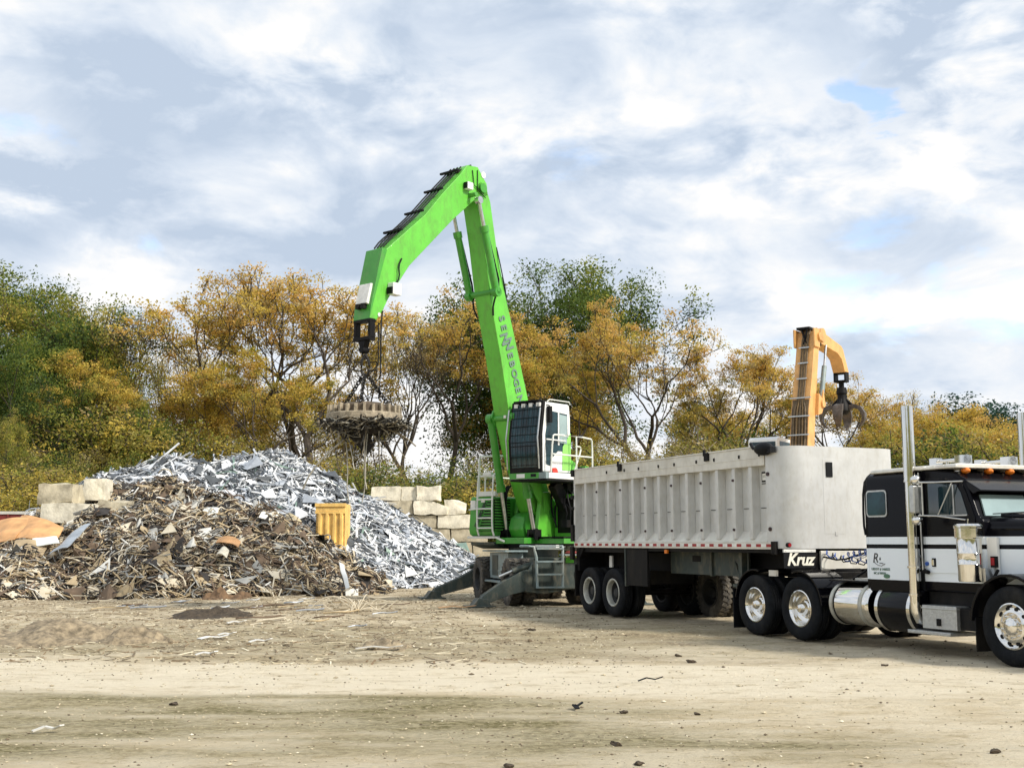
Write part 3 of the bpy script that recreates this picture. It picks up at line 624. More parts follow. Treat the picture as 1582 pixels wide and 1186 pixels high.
    b = MB(); b.box(10.3, 11.15, .0, .5, .31, .36); b.build('step', M['diamond'], root, bevel=.01)
    b = MB(); b.box(11.22, 11.5, .12, .62, .4, .7); b.box(10.45, 11.5, .3, .7, .7, .92); b.box(11.56, 11.58, .05, .6, .14, .6); b.build('battery_box', M['black'], root, bevel=.01)
    # exhaust stacks
    for y, s in ((.1, 1), (2.4, -1)):
        b = MB(); x = 10.38; b.tube([(x, y, 3.61), (x, y, 2.5)], .086, 20); b.tube([(x, y, 2.5), (x, y, .75), (x, y, .62), (x+.02, y+s*.05, .5), (x+.05, y+s*.2, .44), (x+.05, y+s*.5, .44)], .074, 20)
        for z in (2.5, 1.25, .85): b.lathe([(.07, z-.02), (.092, z-.015), (.092, z+.015), (.07, z+.02)], (x, y, 0), (0, 0, 1), 20)
        st = b.build('exhaust_stack', M['chrome'], root)
        b = MB(); b.bar((x, y, 2.45), (x-.02, y+s*.16, 2.45), .05, .04); b.bar((x, y, 1.4), (x-.02, y+s*.16, 1.4), .05, .04); b.tube([(x+.1, y+s*.07, 2.62), (x+.11, y+s*.07, 1.2)], .012); b.build('bracket', M['steel'], st)
    # air cleaners
    for y in (.06, 2.44):
        b = MB(); b.lathe([(.001, 1.07), (.15, 1.075), (.16, 1.09), (.165, 1.3), (.17, 1.31), (.165, 1.32), (.165, 1.45), (.17, 1.46), (.165, 1.47), (.165, 1.66), (.19, 1.67), (.19, 1.8), (.2, 1.81), (.2, 1.83), (.17, 1.86), (.001, 1.865)], (11.52, y, 0), (0, 0, 1), 32)
        b.cyl((11.52, y, 1.86), (11.52, y, 1.93), .008); b.build('air_cleaner', M['chrome'], root)
        b = MB(); s = 1 if y < 1 else -1; b.box(11.5, 11.74, *sorted((y+s*.05, y+s*.22)), 1.08, 1.26); b.build('air_cleaner_bracket', M['steel'], root)
    # mirrors
    for y, s in ((.24, -1), (2.26, 1)):
        yo = y+s*.30
        b = MB(); b.box(10.62, 10.72, *sorted((yo-.09, yo+.1)), 2.02, 2.42); mr = b.build('mirror', M['steel'], root, bevel=.02)
        b = MB(); b.box(10.612, 10.62, yo-.08, yo+.09, 2.04, 2.4); b.build('mirror_glass', M['glassp'], mr)
        for z in (1.92, 2.5): b = MB(); b.sphere((10.68, yo, z), .085, 16, sc=(.8, 1, .8)); b.build('convex_mirror', M['chrome'], mr)
        b = MB(); b.tube([(10.7, yo, 2.44), (10.74, yo+.0, 2.46), (10.9, y+s*.15, 2.46), (11.3, y+s*.02, 2.46)], .012); b.tube([(10.7, yo, 1.99), (10.9, y+s*.15, 1.98), (11.32, y+s*.02, 1.92)], .012)
        b.tube([(10.76, y+s*.27, 2.46), (10.76, y+s*.27, 1.98)], .012); b.tube([(10.9, y+s*.13, 1.98), (11.15, y+s*.08, 2.44)], .01); b.build('mirror_arm', M['steel'], mr)
    # hoses at the sleeper back
    b = MB()
    for j, (c0, z0) in enumerate(((.9, 1.42), (1.1, 1.38))):
        P = [(7.52+i*.034*1.5, .75+j*.12+.05*math.cos(i*1.5), z0-.10*math.sin(math.pi*i/34)+.05*math.sin(i*1.5)) for i in range(35)]
        b.tube(P, .011, 6, mi=j)
    b.tube([(7.52, .72, 1.36), (8.0, .7, 1.3), (8.6, .6, 1.42), (9.3, .5, 1.5)], .016, 6, mi=1, smooth=1); b.tube([(8.6, .45, 1.02), (9.0, .45, 1.2), (9.3, .42, 1.38)], .02, 6, mi=1, smooth=1)
    P = [(8.5+i*.02, .42+.045*math.cos(i*.9), 1.4+.045*math.sin(i*.9)+.002*i) for i in range(40)]; b.tube(P, .01, 6, mi=0)
    P = [(8.55+i*.02, .52+.045*math.cos(i*.9+1), 1.38+.045*math.sin(i*.9+1)+.002*i) for i in range(38)]; b.tube(P, .01, 6, mi=2)
    b.build('air_lines', [M['blue'], M['hose'], M['tapewhite']], root)
    # lettering on the sleeper
    X = (1, 0, 0); Z = (0, 0, 1); y = .176
    L_ = text('lettering', 'R', .21, (9.40, y, 1.30), X, Z, M['letterblk'], sl, .002, .25); text('lettering', '&', .06, (9.55, y, 1.34), X, Z, M['letterblk'], sl, .002, .2)
    b = MB(); b.tube([(9.43, y, 1.33), (9.46, y, 1.29), (9.52, y, 1.262), (9.60, y, 1.25), (9.68, y, 1.285)], .004, 6); b.tube([(9.56, y, 1.295), (9.64, y, 1.287)], .006, 6); b.build('logo_swoosh', M['letterblk'], sl)
    text('lettering', 'USDOT # 1468555', .052, (9.37, y, 1.185), X, Z, M['lettergrey'], sl, .002, 0, .001)
    text('lettering', 'MC # 588504', .048, (9.42, y, 1.125), X, Z, M['lettergrey'], sl, .002, 0, .001)
    b = MB(); b.lathe([(.055, 0), (.055, .01), (.001, .01)], (0, 0, 0), (0, -1, 0), 24); b.v = [(9.71+v[0]*1.2, y+.003+v[1], 1.1+v[2]*.6) for v in b.v]; b.build('oval_badge', M['letter'], sl)
    OFF = Vector((0, 0, 0))
build_tractor()
# ------------------------------------------------------------------ green material handler
EX0 = Vector((.593, 32.372, 0)); EH = Vector((-.642788, -.766044, 0)); EU = Vector((.269786, -.96292, 0))
def build_handler():
    root = empty('material_handler', EX0, math.atan2(EH.y, EH.x), 'bright green wheeled scrap handler with raised white cab and tall lettered boom', 'scrap handler')
    G, G2 = M['green'], M['green2']
    drz = math.atan2(EU.y, EU.x)-math.atan2(EH.y, EH.x); UM = Matrix.Rotation(drz, 4, 'Z')
    def ub(mb, name, mt, parent, **k):
        mb.v = [tuple(UM @ Vector(v)) for v in mb.v]; return mb.build(name, mt, parent, **k)
    # undercarriage (x towards the camera end, y to the picture's right)
    b = MB(); b.box(-2.0, 2.1, -.55, .55, .62, 1.2); b.box(-1.9, -1.2, -.9, .9, .5, .75); b.box(1.2, 1.9, -.9, .9, .5, .75); b.cyl((-1.58, -1.1, .585), (-1.58, 1.1, .585), .16); b.cyl((1.58, -1.1, .585), (1.58, 1.1, .585), .16)
    b.prism([(-2.4, .5), (-2.0, .45), (-2.0, 1.2), (-2.4, 1.15)], -.95, .95)
    b.cyl((0, 0, 1.2), (0, 0, 1.5), .68, n=32)
    und = ub(b, 'undercarriage', M['grey'], root, bevel=.02)
    b = MB(); b.box(-1.0, .9, -.98, -.56, .62, 1.32); b.box(-1.0, .9, -.99, -.97, .8, .86); ub(b, 'battery_box', M['greylt'], und, bevel=.02)
    b = MB(); b.box(-1.3, 1.15, -1.12, -.5, 1.34, 1.385); b.box(-1.2, 1.0, -1.14, -.6, .52, .57); ub(b, 'step_plate', M['greylt'], und, bevel=.008)
    b = MB(); b.box(-.7, -.1, -.995, -.98, .7, 1.25); ub(b, 'box_door', M['grey'], und, bevel=.01)
    b = MB(); b.box(2.1, 2.5, -.75, 1.3, .42, 1.2); b.prism([(-.95, .35), (-.45, .3), (.3, .42), (.3, 1.1), (-.75, 1.1), (-1.0, .7)], 2.15, 2.45, 'yz')
    ub(b, 'outrigger_housing', M['grey'], und, bevel=.03)
    b = MB(); b.lathe([(.2, 0), (.26, .0), (.26, .05), (.2, .05)], (2.5, .62, .82), (1, 0, 0), 24); b.cyl((2.49, .62, .82), (2.51, .62, .82), .2, n=24, mi=1); b.box(2.5, 2.52, .42, .46, .95, 1.1, 1); ub(b, 'pivot_boss', [M['grey'], M['black']], und)
    # access ladder on the near end
    b = MB()
    b.tube([(2.35, -1.05, 1.50), (2.68, -.98, 1.50), (2.72, -.75, 1.48), (2.72, -.72, .48)], .035, 8, smooth=1); b.tube([(2.4, .0, 1.50), (2.68, -.04, 1.50), (2.72, -.05, 1.44), (2.72, -.05, .48)], .035, 8, smooth=1)
    for z in (.46, .78, 1.1, 1.42): b.box(2.66, 2.78, -.74, -.03, z, z+.04)
    b.box(2.2, 2.7, -.9, -.03, 1.49, 1.52)
    ub(b, 'ladder', M['greylt'], und, bevel=.004)
    b = MB(); b.box(2.2, 2.7, .02, .8, 1.26, 1.3); b.box(2.5, 2.515, .1, .32, 1.08, 1.22, 1); b.box(2.53, 2.545, .72, .85, .95, 1.08, 2); b.sphere((2.4, .3, 1.33), .12, 8, 3, sc=(1.2, 1.6, .5))
    ub(b, 'deck_cover', [M['greylt'], G, M['tapewhite'], M['redsteel']], und, bevel=.004)
    # outriggers: pivot, tapering arm, foot
    for (x, s) in ((2.3, -1), (-2.3, -1), (2.3, 1), (-2.3, 1)):
        b = MB(); y0 = s*.75; y1 = s*(2.05 if x > 0 else 2.3)
        pr = [(y0, .92), (y0+s*.25, .9), (y0+s*.8, .6), (y1, .28), (y1+s*.08, .12), (y1-s*.1, .08), (y0+s*.55, .30), (y0, .42)]
        for xa in (-.14, .1): b.prism(pr, x+xa, x+xa+.04, 'yz')
        b.prism([(p+(0 if i else 0), q-.02) for i, (p, q) in enumerate(pr)][0:6], x-.12, x+.12, 'yz')
        ar = ub(b, 'outrigger_arm', M['grey'], root, bevel=.01)
        b = MB(); b.prism([(y1-s*.12, .2), (y1+s*.12, .22), (y1+s*.28, .02), (y1-s*.2, .02)], x-.22, x+.22, 'yz'); b.box(x-.3, x+.3, *sorted((y1-s*.3, y1+s*.42)), .0, .035); b.cyl((x-.2, y1, .16), (x+.2, y1, .16), .05)
        ub(b, 'foot', M['grey'], ar, bevel=.008)
        b = MB(); b.cyl((x, s*.55, 1.1), (x, y0+s*.5, .88), .07); b.cyl((x, y0+s*.5, .88), (x, y0+s*.85, .74), .035, mi=1); b.cyl((x-.16, y0+s*.15, .72), (x+.16, y0+s*.15, .72), .14, n=20)
        ub(b, 'outrigger_cylinder', [M['grey'], M['steel']], ar)
    for x in (-1.55, 1.55):
        for s in (-1, 1):
            for k in (0, 1):
                w = wheel(x, s*(1.06 if k == 0 else .70), None, s, 'dark', .585, .31, 'tyred')
                w.parent = root; w.rotation_euler = (0, 0, 0)
                for o in [w]+list(w.children):
                    for v in o.data.vertices: v.co = UM @ v.co
    # upper deck
    b = MB(); b.box(-2.6, .95, -.55, .45, 1.56, 1.72); b.box(-2.6, .45, .45, 1.4, 1.56, 1.7); b.box(-2.2, .3, -.55, 1.3, 1.5, 1.56, 1); b.cyl((0, 0, 1.46), (0, 0, 1.56), .8, n=32, mi=1)
    dk = b.build('slewing_deck', [G2, M['black']], root, bevel=.01)
    b = MB(); b.prism([(1.0, 1.52), (1.02, 1.60), (-2.3, 1.62), (-2.3, 1.4), (.5, 1.42)], -1.42, -.56); b.build('belly_plate', M['grey'], dk, bevel=.02)
    b = MB(); b.box(.3, .5, .3, .5, 1.48, 1.51); b.box(.2, .6, .55, 1.25, 1.46, 1.53); b.build('deck_edge_plate', M['white'], dk)
    b = MB(); b.prism([(-.9, 1.70), (.35, 1.7), (.6, 1.72), (.72, 1.95), (.62, 2.25), (.35, 2.4), (-.9, 2.4)], -.32, .18); b.build('swing_motor_cover', G2, dk, bevel=.05)
    # right-hand hood with grille
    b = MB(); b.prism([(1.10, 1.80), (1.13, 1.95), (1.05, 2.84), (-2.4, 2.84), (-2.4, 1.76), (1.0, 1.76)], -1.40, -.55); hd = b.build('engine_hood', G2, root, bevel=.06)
    b = MB()
    b.prism([(-1.02, 1.9), (-.57, 1.9), (-.57, 2.78), (-.66, 2.78)], 1.06, 1.135, 'yz')
    for i in range(11): b.box(1.08, 1.155, -1.03+.037*i, -.56, 1.92+i*.077, 1.955+i*.077, 1)
    b.box(.35, 1.04, -.56, -.54, 1.9, 2.76)
    for i in range(11): b.box(.36, 1.02, -.545, -.515, 1.92+i*.077, 1.955+i*.077, 1)
    b.build('grille', [M['black'], G2], hd)
    b = MB(); b.box(1.085, 1.11, -1.34, -1.16, 2.5, 2.74); b.build('sticker', M['tapewhite'], hd)
    b = MB(); b.box(1.085, 1.11, -.95, -.82, 2.68, 2.76); b.build('sticker', M['tapewhite'], hd)
    text('lettering', 'SENNEBOGEN', .13, (1.165, -1.08, 1.98), Vector((-.08, .42, .9)), Vector((0, -.9, .42)), M['letterblk'], hd, .003, .2, .004, .86)
    b = MB(); b.box(.9, 1.12, -1.45, -.45, 1.70, 1.76); b.bar((1.1, -.45, 1.74), (1.0, -.2, 1.62), .05); b.build('step', M['whitetrim'], hd, bevel=.005)
    b = MB()
    for y in (-.98, -.44): b.tube([(1.16, y, 1.78), (1.24, y, 1.95), (1.24, y, 2.75), (1.18, y, 3.4), (1.12, y, 3.45)], .025, smooth=1)
    for z in (1.98, 2.25, 2.5, 2.75): b.tube([(1.24, -.98, z), (1.24, -.44, z)], .02)
    b.tube([(1.24, -.98, 2.5), (1.18, -1.33, 2.48)], .02); b.build('ladder', M['whitetrim'], hd)
    b = MB(); b.tube([(1.0, -1.12, 2.84), (1.0, -1.12, 3.92), (.97, -1.06, 3.96), (.5, -.3, 3.96)], .028, smooth=1); b.tube([(1.0, -1.16, 3.4), (1.0, -.5, 3.4)], .028); b.tube([(1.0, -1.12, 3.4), (-1.2, -1.12, 3.4)], .02); b.tube([(1.0, -.9, 2.84), (1.0, -.9, 3.4)], .02)
    b.box(.95, 1.04, -1.2, -.5, 3.39, 3.41); b.box(.9, 1.05, -1.1, -.5, 2.85, 2.98); b.box(.93, 1.05, -.95, -.65, 3.42, 3.5); b.build('handrail', M['whitetrim'], hd)
    # A-frame cheeks, counterweight, rear body
    for (y0, y1) in ((.32, .46), (-.46, -.34)):
        b = MB(); b.prism([(.42, 1.72), (.32, 2.25), (.2, 2.95), (-.14, 2.98), (-.62, 2.45), (-1.2, 1.72)], y0, y1)
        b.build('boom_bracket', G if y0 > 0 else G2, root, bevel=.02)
    b = MB(); b.box(.05, .43, .46, .56, 1.72, 1.8); b.box(-.1, .1, .455, .47, 2.4, 2.7, 1); b.build('bracket_detail', [G, M['green']], root, bevel=.01)
    b = MB(); b.box(-2.5, -.3, .5, 1.38, 1.72, 2.9); b.box(-2.2, -1.3, .6, 1.3, 2.9, 3.4, 1); b.box(-.3, -.28, .62, 1.25, 1.85, 2.8, 1); lb = b.build('left_body', [G, M['black']], root, bevel=.05)
    b = MB(); b.box(-.2, .0, .95, 1.15, 2.0, 2.2); b.box(-.45, .5, .5, 1.42, 1.72, 1.75); b.build('body_latch', M['black'], lb)
    b = MB(); b.prism([(-3.2, 1.5), (-2.6, 1.35), (-2.4, 1.5), (-2.4, 2.7), (-3.0, 2.7), (-3.2, 2.4)], -1.35, 1.35); b.build('counterweight', M['greylt'], root, bevel=.06)
    b = MB(); b.box(-2.4, -.9, -.5, .5, 1.75, 2.75); b.build('engine_cover', G2, root, bevel=.04)
    # boom
    pf = [(-.42, 2.15), (-.1, 2.1), (.35, 2.5), (1.02, 4.0), (1.32, 4.86), (1.72, 6.55), (2.16, 8.1), (2.4, 9.44), (2.62, 10.4), (2.78, 10.95), (2.55, 11.2), (2.3, 11.0), (2.15, 10.7), (1.90, 9.53), (1.53, 8.25), (1.13, 7.15), (.55, 5.46), (.1, 4.1), (-.5, 2.6)]
    b = MB(); b.prism(pf, -.27, .27); boom = b.build('boom', G, root, bevel=.015)
    for s in (-1, 1):
        b = MB(); b.prism([(1.0, 4.5), (1.3, 4.75), (1.45, 4.95), (1.36, 5.15), (1.1, 5.1)], s*.27, s*.33); b.build('cylinder_lug', G2, boom, bevel=.008)
    b = MB(); b.cyl((2.13, -.56, 8.22), (2.13, .56, 8.22), .085, n=20); b.build('cross_pin', G2, boom)
    for q_ in ((1.32, 4.92, .08), (-.25, 2.4, .14)): b = MB(); b.cyl((q_[0], -.5, q_[1]), (q_[0], .5, q_[1]), q_[2]); b.build('pivot_pin', G2, boom)
    b = MB(); b.box(1.32, 1.42, .12, .2, 4.9, 4.98); b.build('reflector', M['tapewhite'], boom)
    # lift cylinders
    for y in (-.42, .42):
        y2 = y*1.02; top = Vector((1.32, y, 4.92)); low = Vector((.62, y2, 1.86)) if y < 0 else Vector((.5, y2, 1.86)); mid = top+(low-top)*(.64 if y < 0 else .70)
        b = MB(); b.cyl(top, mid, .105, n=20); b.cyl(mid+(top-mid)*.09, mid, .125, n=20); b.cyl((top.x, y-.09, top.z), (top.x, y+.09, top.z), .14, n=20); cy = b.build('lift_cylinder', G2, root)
        b = MB(); b.cyl(mid, low, .058, n=16); b.build('piston_rod', M['steel'], cy)
        b = MB(); b.cyl((low.x, y2-.09, low.z), (low.x, y2+.09, low.z), .11); b.box(low.x-.14, low.x+.14, y2-.14, y2-.09, 1.66, low.z+.08); b.box(low.x-.14, low.x+.14, y2+.09, y2+.14, 1.66, low.z+.08); b.build('rod_eye', M['black'], cy)
    # stick
    sp_ = [(3.08, 11.50), (2.67, 11.55), (2.3, 11.17), (2.25, 10.86), (2.49, 10.72), (2.80, 10.60), (3.6, 9.92), (5.2, 8.38), (5.52, 7.95), (5.9, 7.44), (6.11, 7.06), (6.30, 6.84), (6.52, 6.86), (6.26, 7.75), (5.98, 8.66), (4.66, 9.80), (4.03, 10.50), (3.34, 11.20)]
    b = MB(); b.prism(sp_, -.27, .27); stick = b.build('stick', G, root, bevel=.015)
    b = MB(); b.box(-.02, .02, 0, 0, 0, 0)
    b = MB(); b.prism([(5.98, 8.64), (6.14, 8.66), (6.48, 7.2), (6.52, 6.86), (6.26, 7.75)], -.29, .29); b.build('cover_plate', G2, stick, bevel=.01)
    b = MB()
    for i, y in enumerate((-.2, -.08, .04, .16)):
        P = [(3.2, y, 11.42), (3.42, y, 11.20), (4.1, y, 10.52), (4.72, y, 9.86), (5.3, y, 9.32), (5.75, y, 8.95), (5.95, y*.9, 8.72)]
        b.tube([(p[0]+.02, p[1], p[2]+.02) for p in P], .02, 6, smooth=1)
    b.build('hydraulic_hoses', M['hose'], stick)
    for (x, z) in ((3.42, 11.22), (4.02, 10.58), (4.72, 9.84), (5.45, 9.2)):
        b = MB(); b.bar((x+.05, -.34, z+.05), (x+.05, .30, z+.05), .07, .05); b.build('hose_clamp', M['black'], stick)
    for y_ in (-.2, .1):
        b = MB(); b.bar((2.8, y_, 11.58), (3.32, y_, 11.28), .12, .06); b.build('hose_cover', M['black'], stick)
    for q_ in ((3.0, 3.22, .27, .42, 10.8, 11.0), (5.66, 5.94, .27, .48, 7.52, 7.82)):
        b = MB(); b.box(*q_); b.build('work_light', M['white'], stick, bevel=.02)
    b = MB(); b.prism([(6.32, 7.75), (6.42, 7.75), (6.55, 7.25), (6.45, 7.22)], -.2, .2); b.build('number_plate', M['tapewhite'], stick, bevel=.01)
    for q_ in ((6.46, 6.6, -.14, -.04, 7.12, 7.24), (6.46, 6.6, .04, .14, 7.12, 7.24), (3.22, 3.25, .29, .40, 10.82, 10.98), (5.94, 5.98, .29, .46, 7.54, 7.7)):
        b = MB(); b.box(*q_); b.build('lamp_face', M['black'], stick)
    b = MB(); b.tube([(5.5, .3, 8.5), (5.62, .32, 8.3), (5.6, .34, 8.0), (5.75, .36, 7.8)], .02, smooth=1); b.tube([(2.9, .29, 11.4), (2.85, .3, 11.0), (2.6, .31, 10.9)], .012); b.tube([(2.7, .29, 11.45), (2.7, .3, 10.9), (2.4, .31, 10.75)], .012); b.build('cable', M['hose'], stick)
    b = MB(); b.cyl((2.5, -.34, 11.0), (2.5, .34, 11.0), .13, n=20); b.build('pivot_pin', G2, stick); b = MB(); b.cyl((3.0, -.52, 10.68), (3.0, .52, 10.68), .06); b.build('pivot_pin', G2, stick)
    for q_ in ((2.45, 11.38, .09), (6.2, 7.0, .05)): b = MB(); b.cyl((q_[0], .27, q_[1]), (q_[0], .285, q_[1]), q_[2], n=20); b.build('round_decal', M['tapewhite'], stick)
    for s in (-1, 1):
        lo = Vector((2.14, s*.48, 8.2)); hi = Vector((2.86, s*.48, 10.55)); md = lo+(hi-lo)*.72
        b = MB(); b.cyl(lo, md, .095, n=20); b.cyl(md-(hi-lo)*.07, md, .12, n=20); b.cyl((lo.x, lo.y-.08, lo.z), (lo.x, lo.y+.08, lo.z), .13, n=20); cy = b.build('stick_cylinder', G2, root)
        b = MB(); b.cyl(md, hi, .05, n=16); b.cyl((hi.x, hi.y-.07, hi.z), (hi.x, hi.y+.07, hi.z), .1); b.build('piston_rod', M['steel'], cy)
        b = MB(); b.tube([md+Vector((-.1, 0, 0)), lo+(hi-lo)*.35+Vector((-.16, 0, 0)), lo+Vector((-.15, 0, .2)), lo+Vector((.0, -s*.12, -.3)), lo+Vector((-.1, -s*.2, -.6))], .025, smooth=1); b.build('cylinder_hose', M['hose'], cy)
    b = MB(); b.tube([(1.75, .1, 9.0), (1.50, .2, 8.6), (1.38, .2, 7.9), (1.2, .2, 7.35), (1.05, .2, 6.9)], .03, smooth=1); b.tube([(1.9, .27, 9.5), (1.8, .33, 9.0), (1.55, .3, 8.35)], .015); b.box(1.75, 1.85, -.05, .1, 9.6, 9.75)
    for z in (6.0, 5.8, 6.9): b.box(.33*z-1.17, .33*z-1.09, .1, .2, z, z+.06)
    b.build('boom_hose', M['hose'], boom)
    # boom lettering
    d = Vector((-.347, 0, -.938)); up = Vector((-.938, 0, .347)); y = .287; p0 = Vector((1.72, y, 7.64))
    pos = 0
    for ch, sz, adv, dy in (('S', .33, .24, 0), ('E', .31, .2, 0), ('N', .46, .15, -.12), ('N', .46, .40, .01), ('E', .31, .22, 0), ('B', .31, .23, 0), ('O', .31, .25, 0), ('G', .31, .24, 0), ('E', .31, .22, 0), ('N', .31, .25, 0)):
        o_ = text('lettering', ch, sz, p0+d*pos*1.03+up*(dy-.10), d, up, M['lettergrey'], boom, .003, 0, .009); pos += adv
    # quick coupler at the stick tip
    b = MB(); b.box(6.34, 6.5, -.29, -.21, 6.4, 6.84); b.box(6.34, 6.5, .21, .29, 6.4, 6.84); b.box(6.32, 6.52, -.29, .29, 6.80, 6.88); b.box(6.32, 6.52, -.29, .29, 6.36, 6.45)
    b.prism([(-.13, 6.36), (.13, 6.36), (.06, 6.16), (-.06, 6.16)], 6.34, 6.5, 'yz'); b.cyl((6.32, 0, 6.14), (6.52, 0, 6.14), .085); b.build('coupler', M['black'], root, bevel=.012)
    b = MB(); b.tube([(6.1, .28, 7.1), (6.3, .45, 6.7), (6.35, .5, 5.2), (6.3, .4, 4.95)], .018, smooth=1); b.tube([(6.2, .25, 6.8), (6.25, .32, 5.8), (6.4, .2, 5.55)], .015); b.build('magnet_cable', M['hose'], root)
    # cab: r .15..1.45, off .35..1.45
    x0, x1, y0, y1, z0, z1 = .15, 1.45, .38, 1.42, 3.42, 5.28
    cab = None
    b = MB(); b.prism([(x0, z0), (x1-.06, z0), (x1-.02, 4.3), (x1-.14, z1), (x0+.05, z1), (x0, 4.9)], y0, y1); cab = b.build('cab', M['white'], root, bevel=.05)
    b = MB(); b.prism([(x1-.08, z0-.02), (x1+.0, z0-.02), (x1+.06, 4.25), (x1+.04, 4.45), (x1-.10, z1+.02), (x1-.2, z1+.02), (x1-.07, 4.4)], y0-.02, y1+.015); b.build('front_frame', M['black'], cab, bevel=.02)
    b = MB(); b.prism([(x1+.02, z0+.12), (x1+.075, 4.26), (x1+.055, 4.46), (x1-.055, z1-.08), (x1-.09, z1-.08), (x1, 4.4), (x1, z0+.12)], y0+.08, y1-.09); b.build('windscreen', M['glassb'], cab)
    b = MB()
    def fx(z): return (x1+.02+.055*(z-z0-.12)/.72) if z < 4.3 else (x1+.07-.125*(z-4.4)/.8)
    for i in range(6):
        y = y0+.1+(y1-y0-.2)*i/5; b.tube([(fx(z)+.035, y, z) for z in (3.56, 4.0, 4.3, 4.5, 4.9, 5.2)], .007, 5)
    for z in (3.6, 3.82, 4.1, 4.2, 4.4, 4.62, 4.85, 5.08): b.tube([(fx(z)+.035, y0+.05, z), (fx(z)+.035, y1-.05, z)], .008, 5)
    b.build('guard_mesh', M['black'], cab)
    for y in (y0-.03, y1+.0):
        b = MB(); b.tube([(fx(z)+.05, y, z) for z in (3.5, 4.0, 4.3, 4.5, 5.1)], .02, 8); b.build('guard_rail', M['steel'], cab)
    b = MB(); b.box(x1-.2, x1-.02, y0+.1, y1-.1, z1+.0, z1+.04); b.build('roof_edge', M['black'], cab)
    b = MB()
    for y in (.5, .75, 1.0, 1.25): b.box(x1-.12, x1-.02, y, y+.12, 5.14, 5.24)
    b.build('roof_lamp', M['tapewhite'], cab)
    ys = y1; b = MB(); b.prism([(.42, 4.0), (.30, 4.16), (.32, 5.0), (1.1, 5.05), (1.26, 4.4), (1.22, 3.62), (1.0, 3.58), (.98, 3.8), (.72, 4.0)], ys, ys+.012); b.build('side_window', M['glassb'], cab)
    b = MB(); b.bar((.72, ys+.02, 4.15), (.72, ys+.02, 5.02), .05, .03); b.bar((.42, ys+.02, 4.28), (1.24, ys+.02, 4.28), .04, .03); b.build('window_bar', M['white'], cab)
    b = MB(); b.prism([(.34, 4.2), (.34, 4.96), (.66, 4.98), (.66, 4.22)], ys+.012, ys+.018); b.build('window_pane', M['glassp'], cab)
    b = MB(); b.prism([(.17, 3.5), (.54, 3.5), (.52, 4.12), (.17, 4.5)], ys, ys+.014); b.build('green_panel', mat('pale_green_paint', (.28, .68, .14), .4, var=.05), cab)
    b = MB(); b.box(1.1, 1.22, ys+.03, ys+.12, 4.72, 5.15); b.tube([(1.2, ys, 5.2), (1.16, ys+.08, 5.16)], .015); b.build('mirror', M['black'], cab, bevel=.02)
    b = MB(); b.cyl((.95, ys-.05, z0+.02), (.95, ys+.1, z0+.02), .1, n=18); b.build('warning_beacon', M['redball'], cab)
    b = MB(); b.tube([(.2, ys+.02, z1+.0), (.25, ys+.03, z1+.06), (1.1, ys+.03, z1+.06), (1.2, ys+.02, z1)], .015); b.build('roof_rail', M['whitetrim'], cab)
    b = MB(); b.box(-.1, 1.46, .36, 1.6, 3.24, 3.40); b.box(-.15, 1.42, .36, 1.6, 3.19, 3.24, 1); b.box(-.1, 1.35, 1.6, 1.615, 3.25, 3.40, 2); b.box(1.46, 1.475, .38, 1.36, 3.25, 3.40, 3); b.box(1.475, 1.48, .62, .9, 3.27, 3.38, 2); b.box(1.475, 1.48, 1.1, 1.28, 3.29, 3.37, 4); cb = b.build('cab_platform', [M['greylt'], M['black'], M['white'], G2, M['hose']], root, bevel=.01)
    b = MB(); yr = 1.66
    b.tube([(1.25, yr-.06, 3.4), (1.25, yr, 4.35), (1.15, yr, 4.4), (-.42, yr, 4.4), (-.5, yr, 4.3), (-.5, yr, 3.3)], .024, smooth=1); b.tube([(1.25, yr, 3.88), (-.5, yr, 3.88)], .022); b.tube([(.22, yr, 4.4), (.22, yr, 3.4)], .022); b.tube([(.12, yr-.1, 4.15), (-.1, yr-.1, 4.15), (-.12, yr-.1, 4.05), (.2, yr-.1, 3.45)], .022, smooth=1)
    b.tube([(-.5, yr, 3.45), (-1.9, yr-.2, 3.5)], .02); b.tube([(-.9, yr-.1, 3.5), (-.95, yr-.1, 3.62), (-1.8, yr-.2, 3.64), (-1.9, yr-.2, 3.5)], .02, smooth=1); b.build('handrail', M['whitetrim'], cb)
    b = MB(); b.prism([(.1, 3.4), (-.3, 3.36), (-.05, 3.75), (.12, 3.8)], 1.3, 1.4); b.box(-.55, -.4, 1.3, 1.5, 3.3, 3.65); b.box(-1.4, -.15, .7, 1.4, 3.2, 3.62, 1); b.build('cab_rear_box', [G, M['black']], cb, bevel=.01)
    # cab riser arm and hoses below
    b = MB(); b.bar((.1, .8, 3.2), (-.9, .8, 1.9), .22, .35); b.bar((-.4, .8, 3.2), (-1.3, .8, 2.6), .2, .3); b.build('cab_riser', M['black'], root, bevel=.02)
    b = MB(); b.prism([(.75, 3.2), (.2, 3.2), (.1, 2.45)], .40, .46); b.build('cab_gusset', G, root, bevel=.01)
    b = MB(); random.seed(5)
    for i in range(9):
        a = Vector((-.1-random.random()*.3, .5+random.random()*.6, 3.2)); e = Vector((-.5+random.random()*.3, .5+random.random()*.6, 2.0)); b.tube([a, a+Vector((.1, .1, -.4)), e+Vector((.1, random.uniform(-.2, .2), .5)), e], .022, 6, smooth=1)
    for i in range(3): b.tube([(.55, -.5-i*.06, 2.2), (.62, -.48-i*.06, 2.9), (.45, -.42-i*.05, 3.2), (.2, -.3, 3.0)], .028, 6, smooth=1)
    b.build('hydraulic_hoses', M['hose'], root)
build_handler()
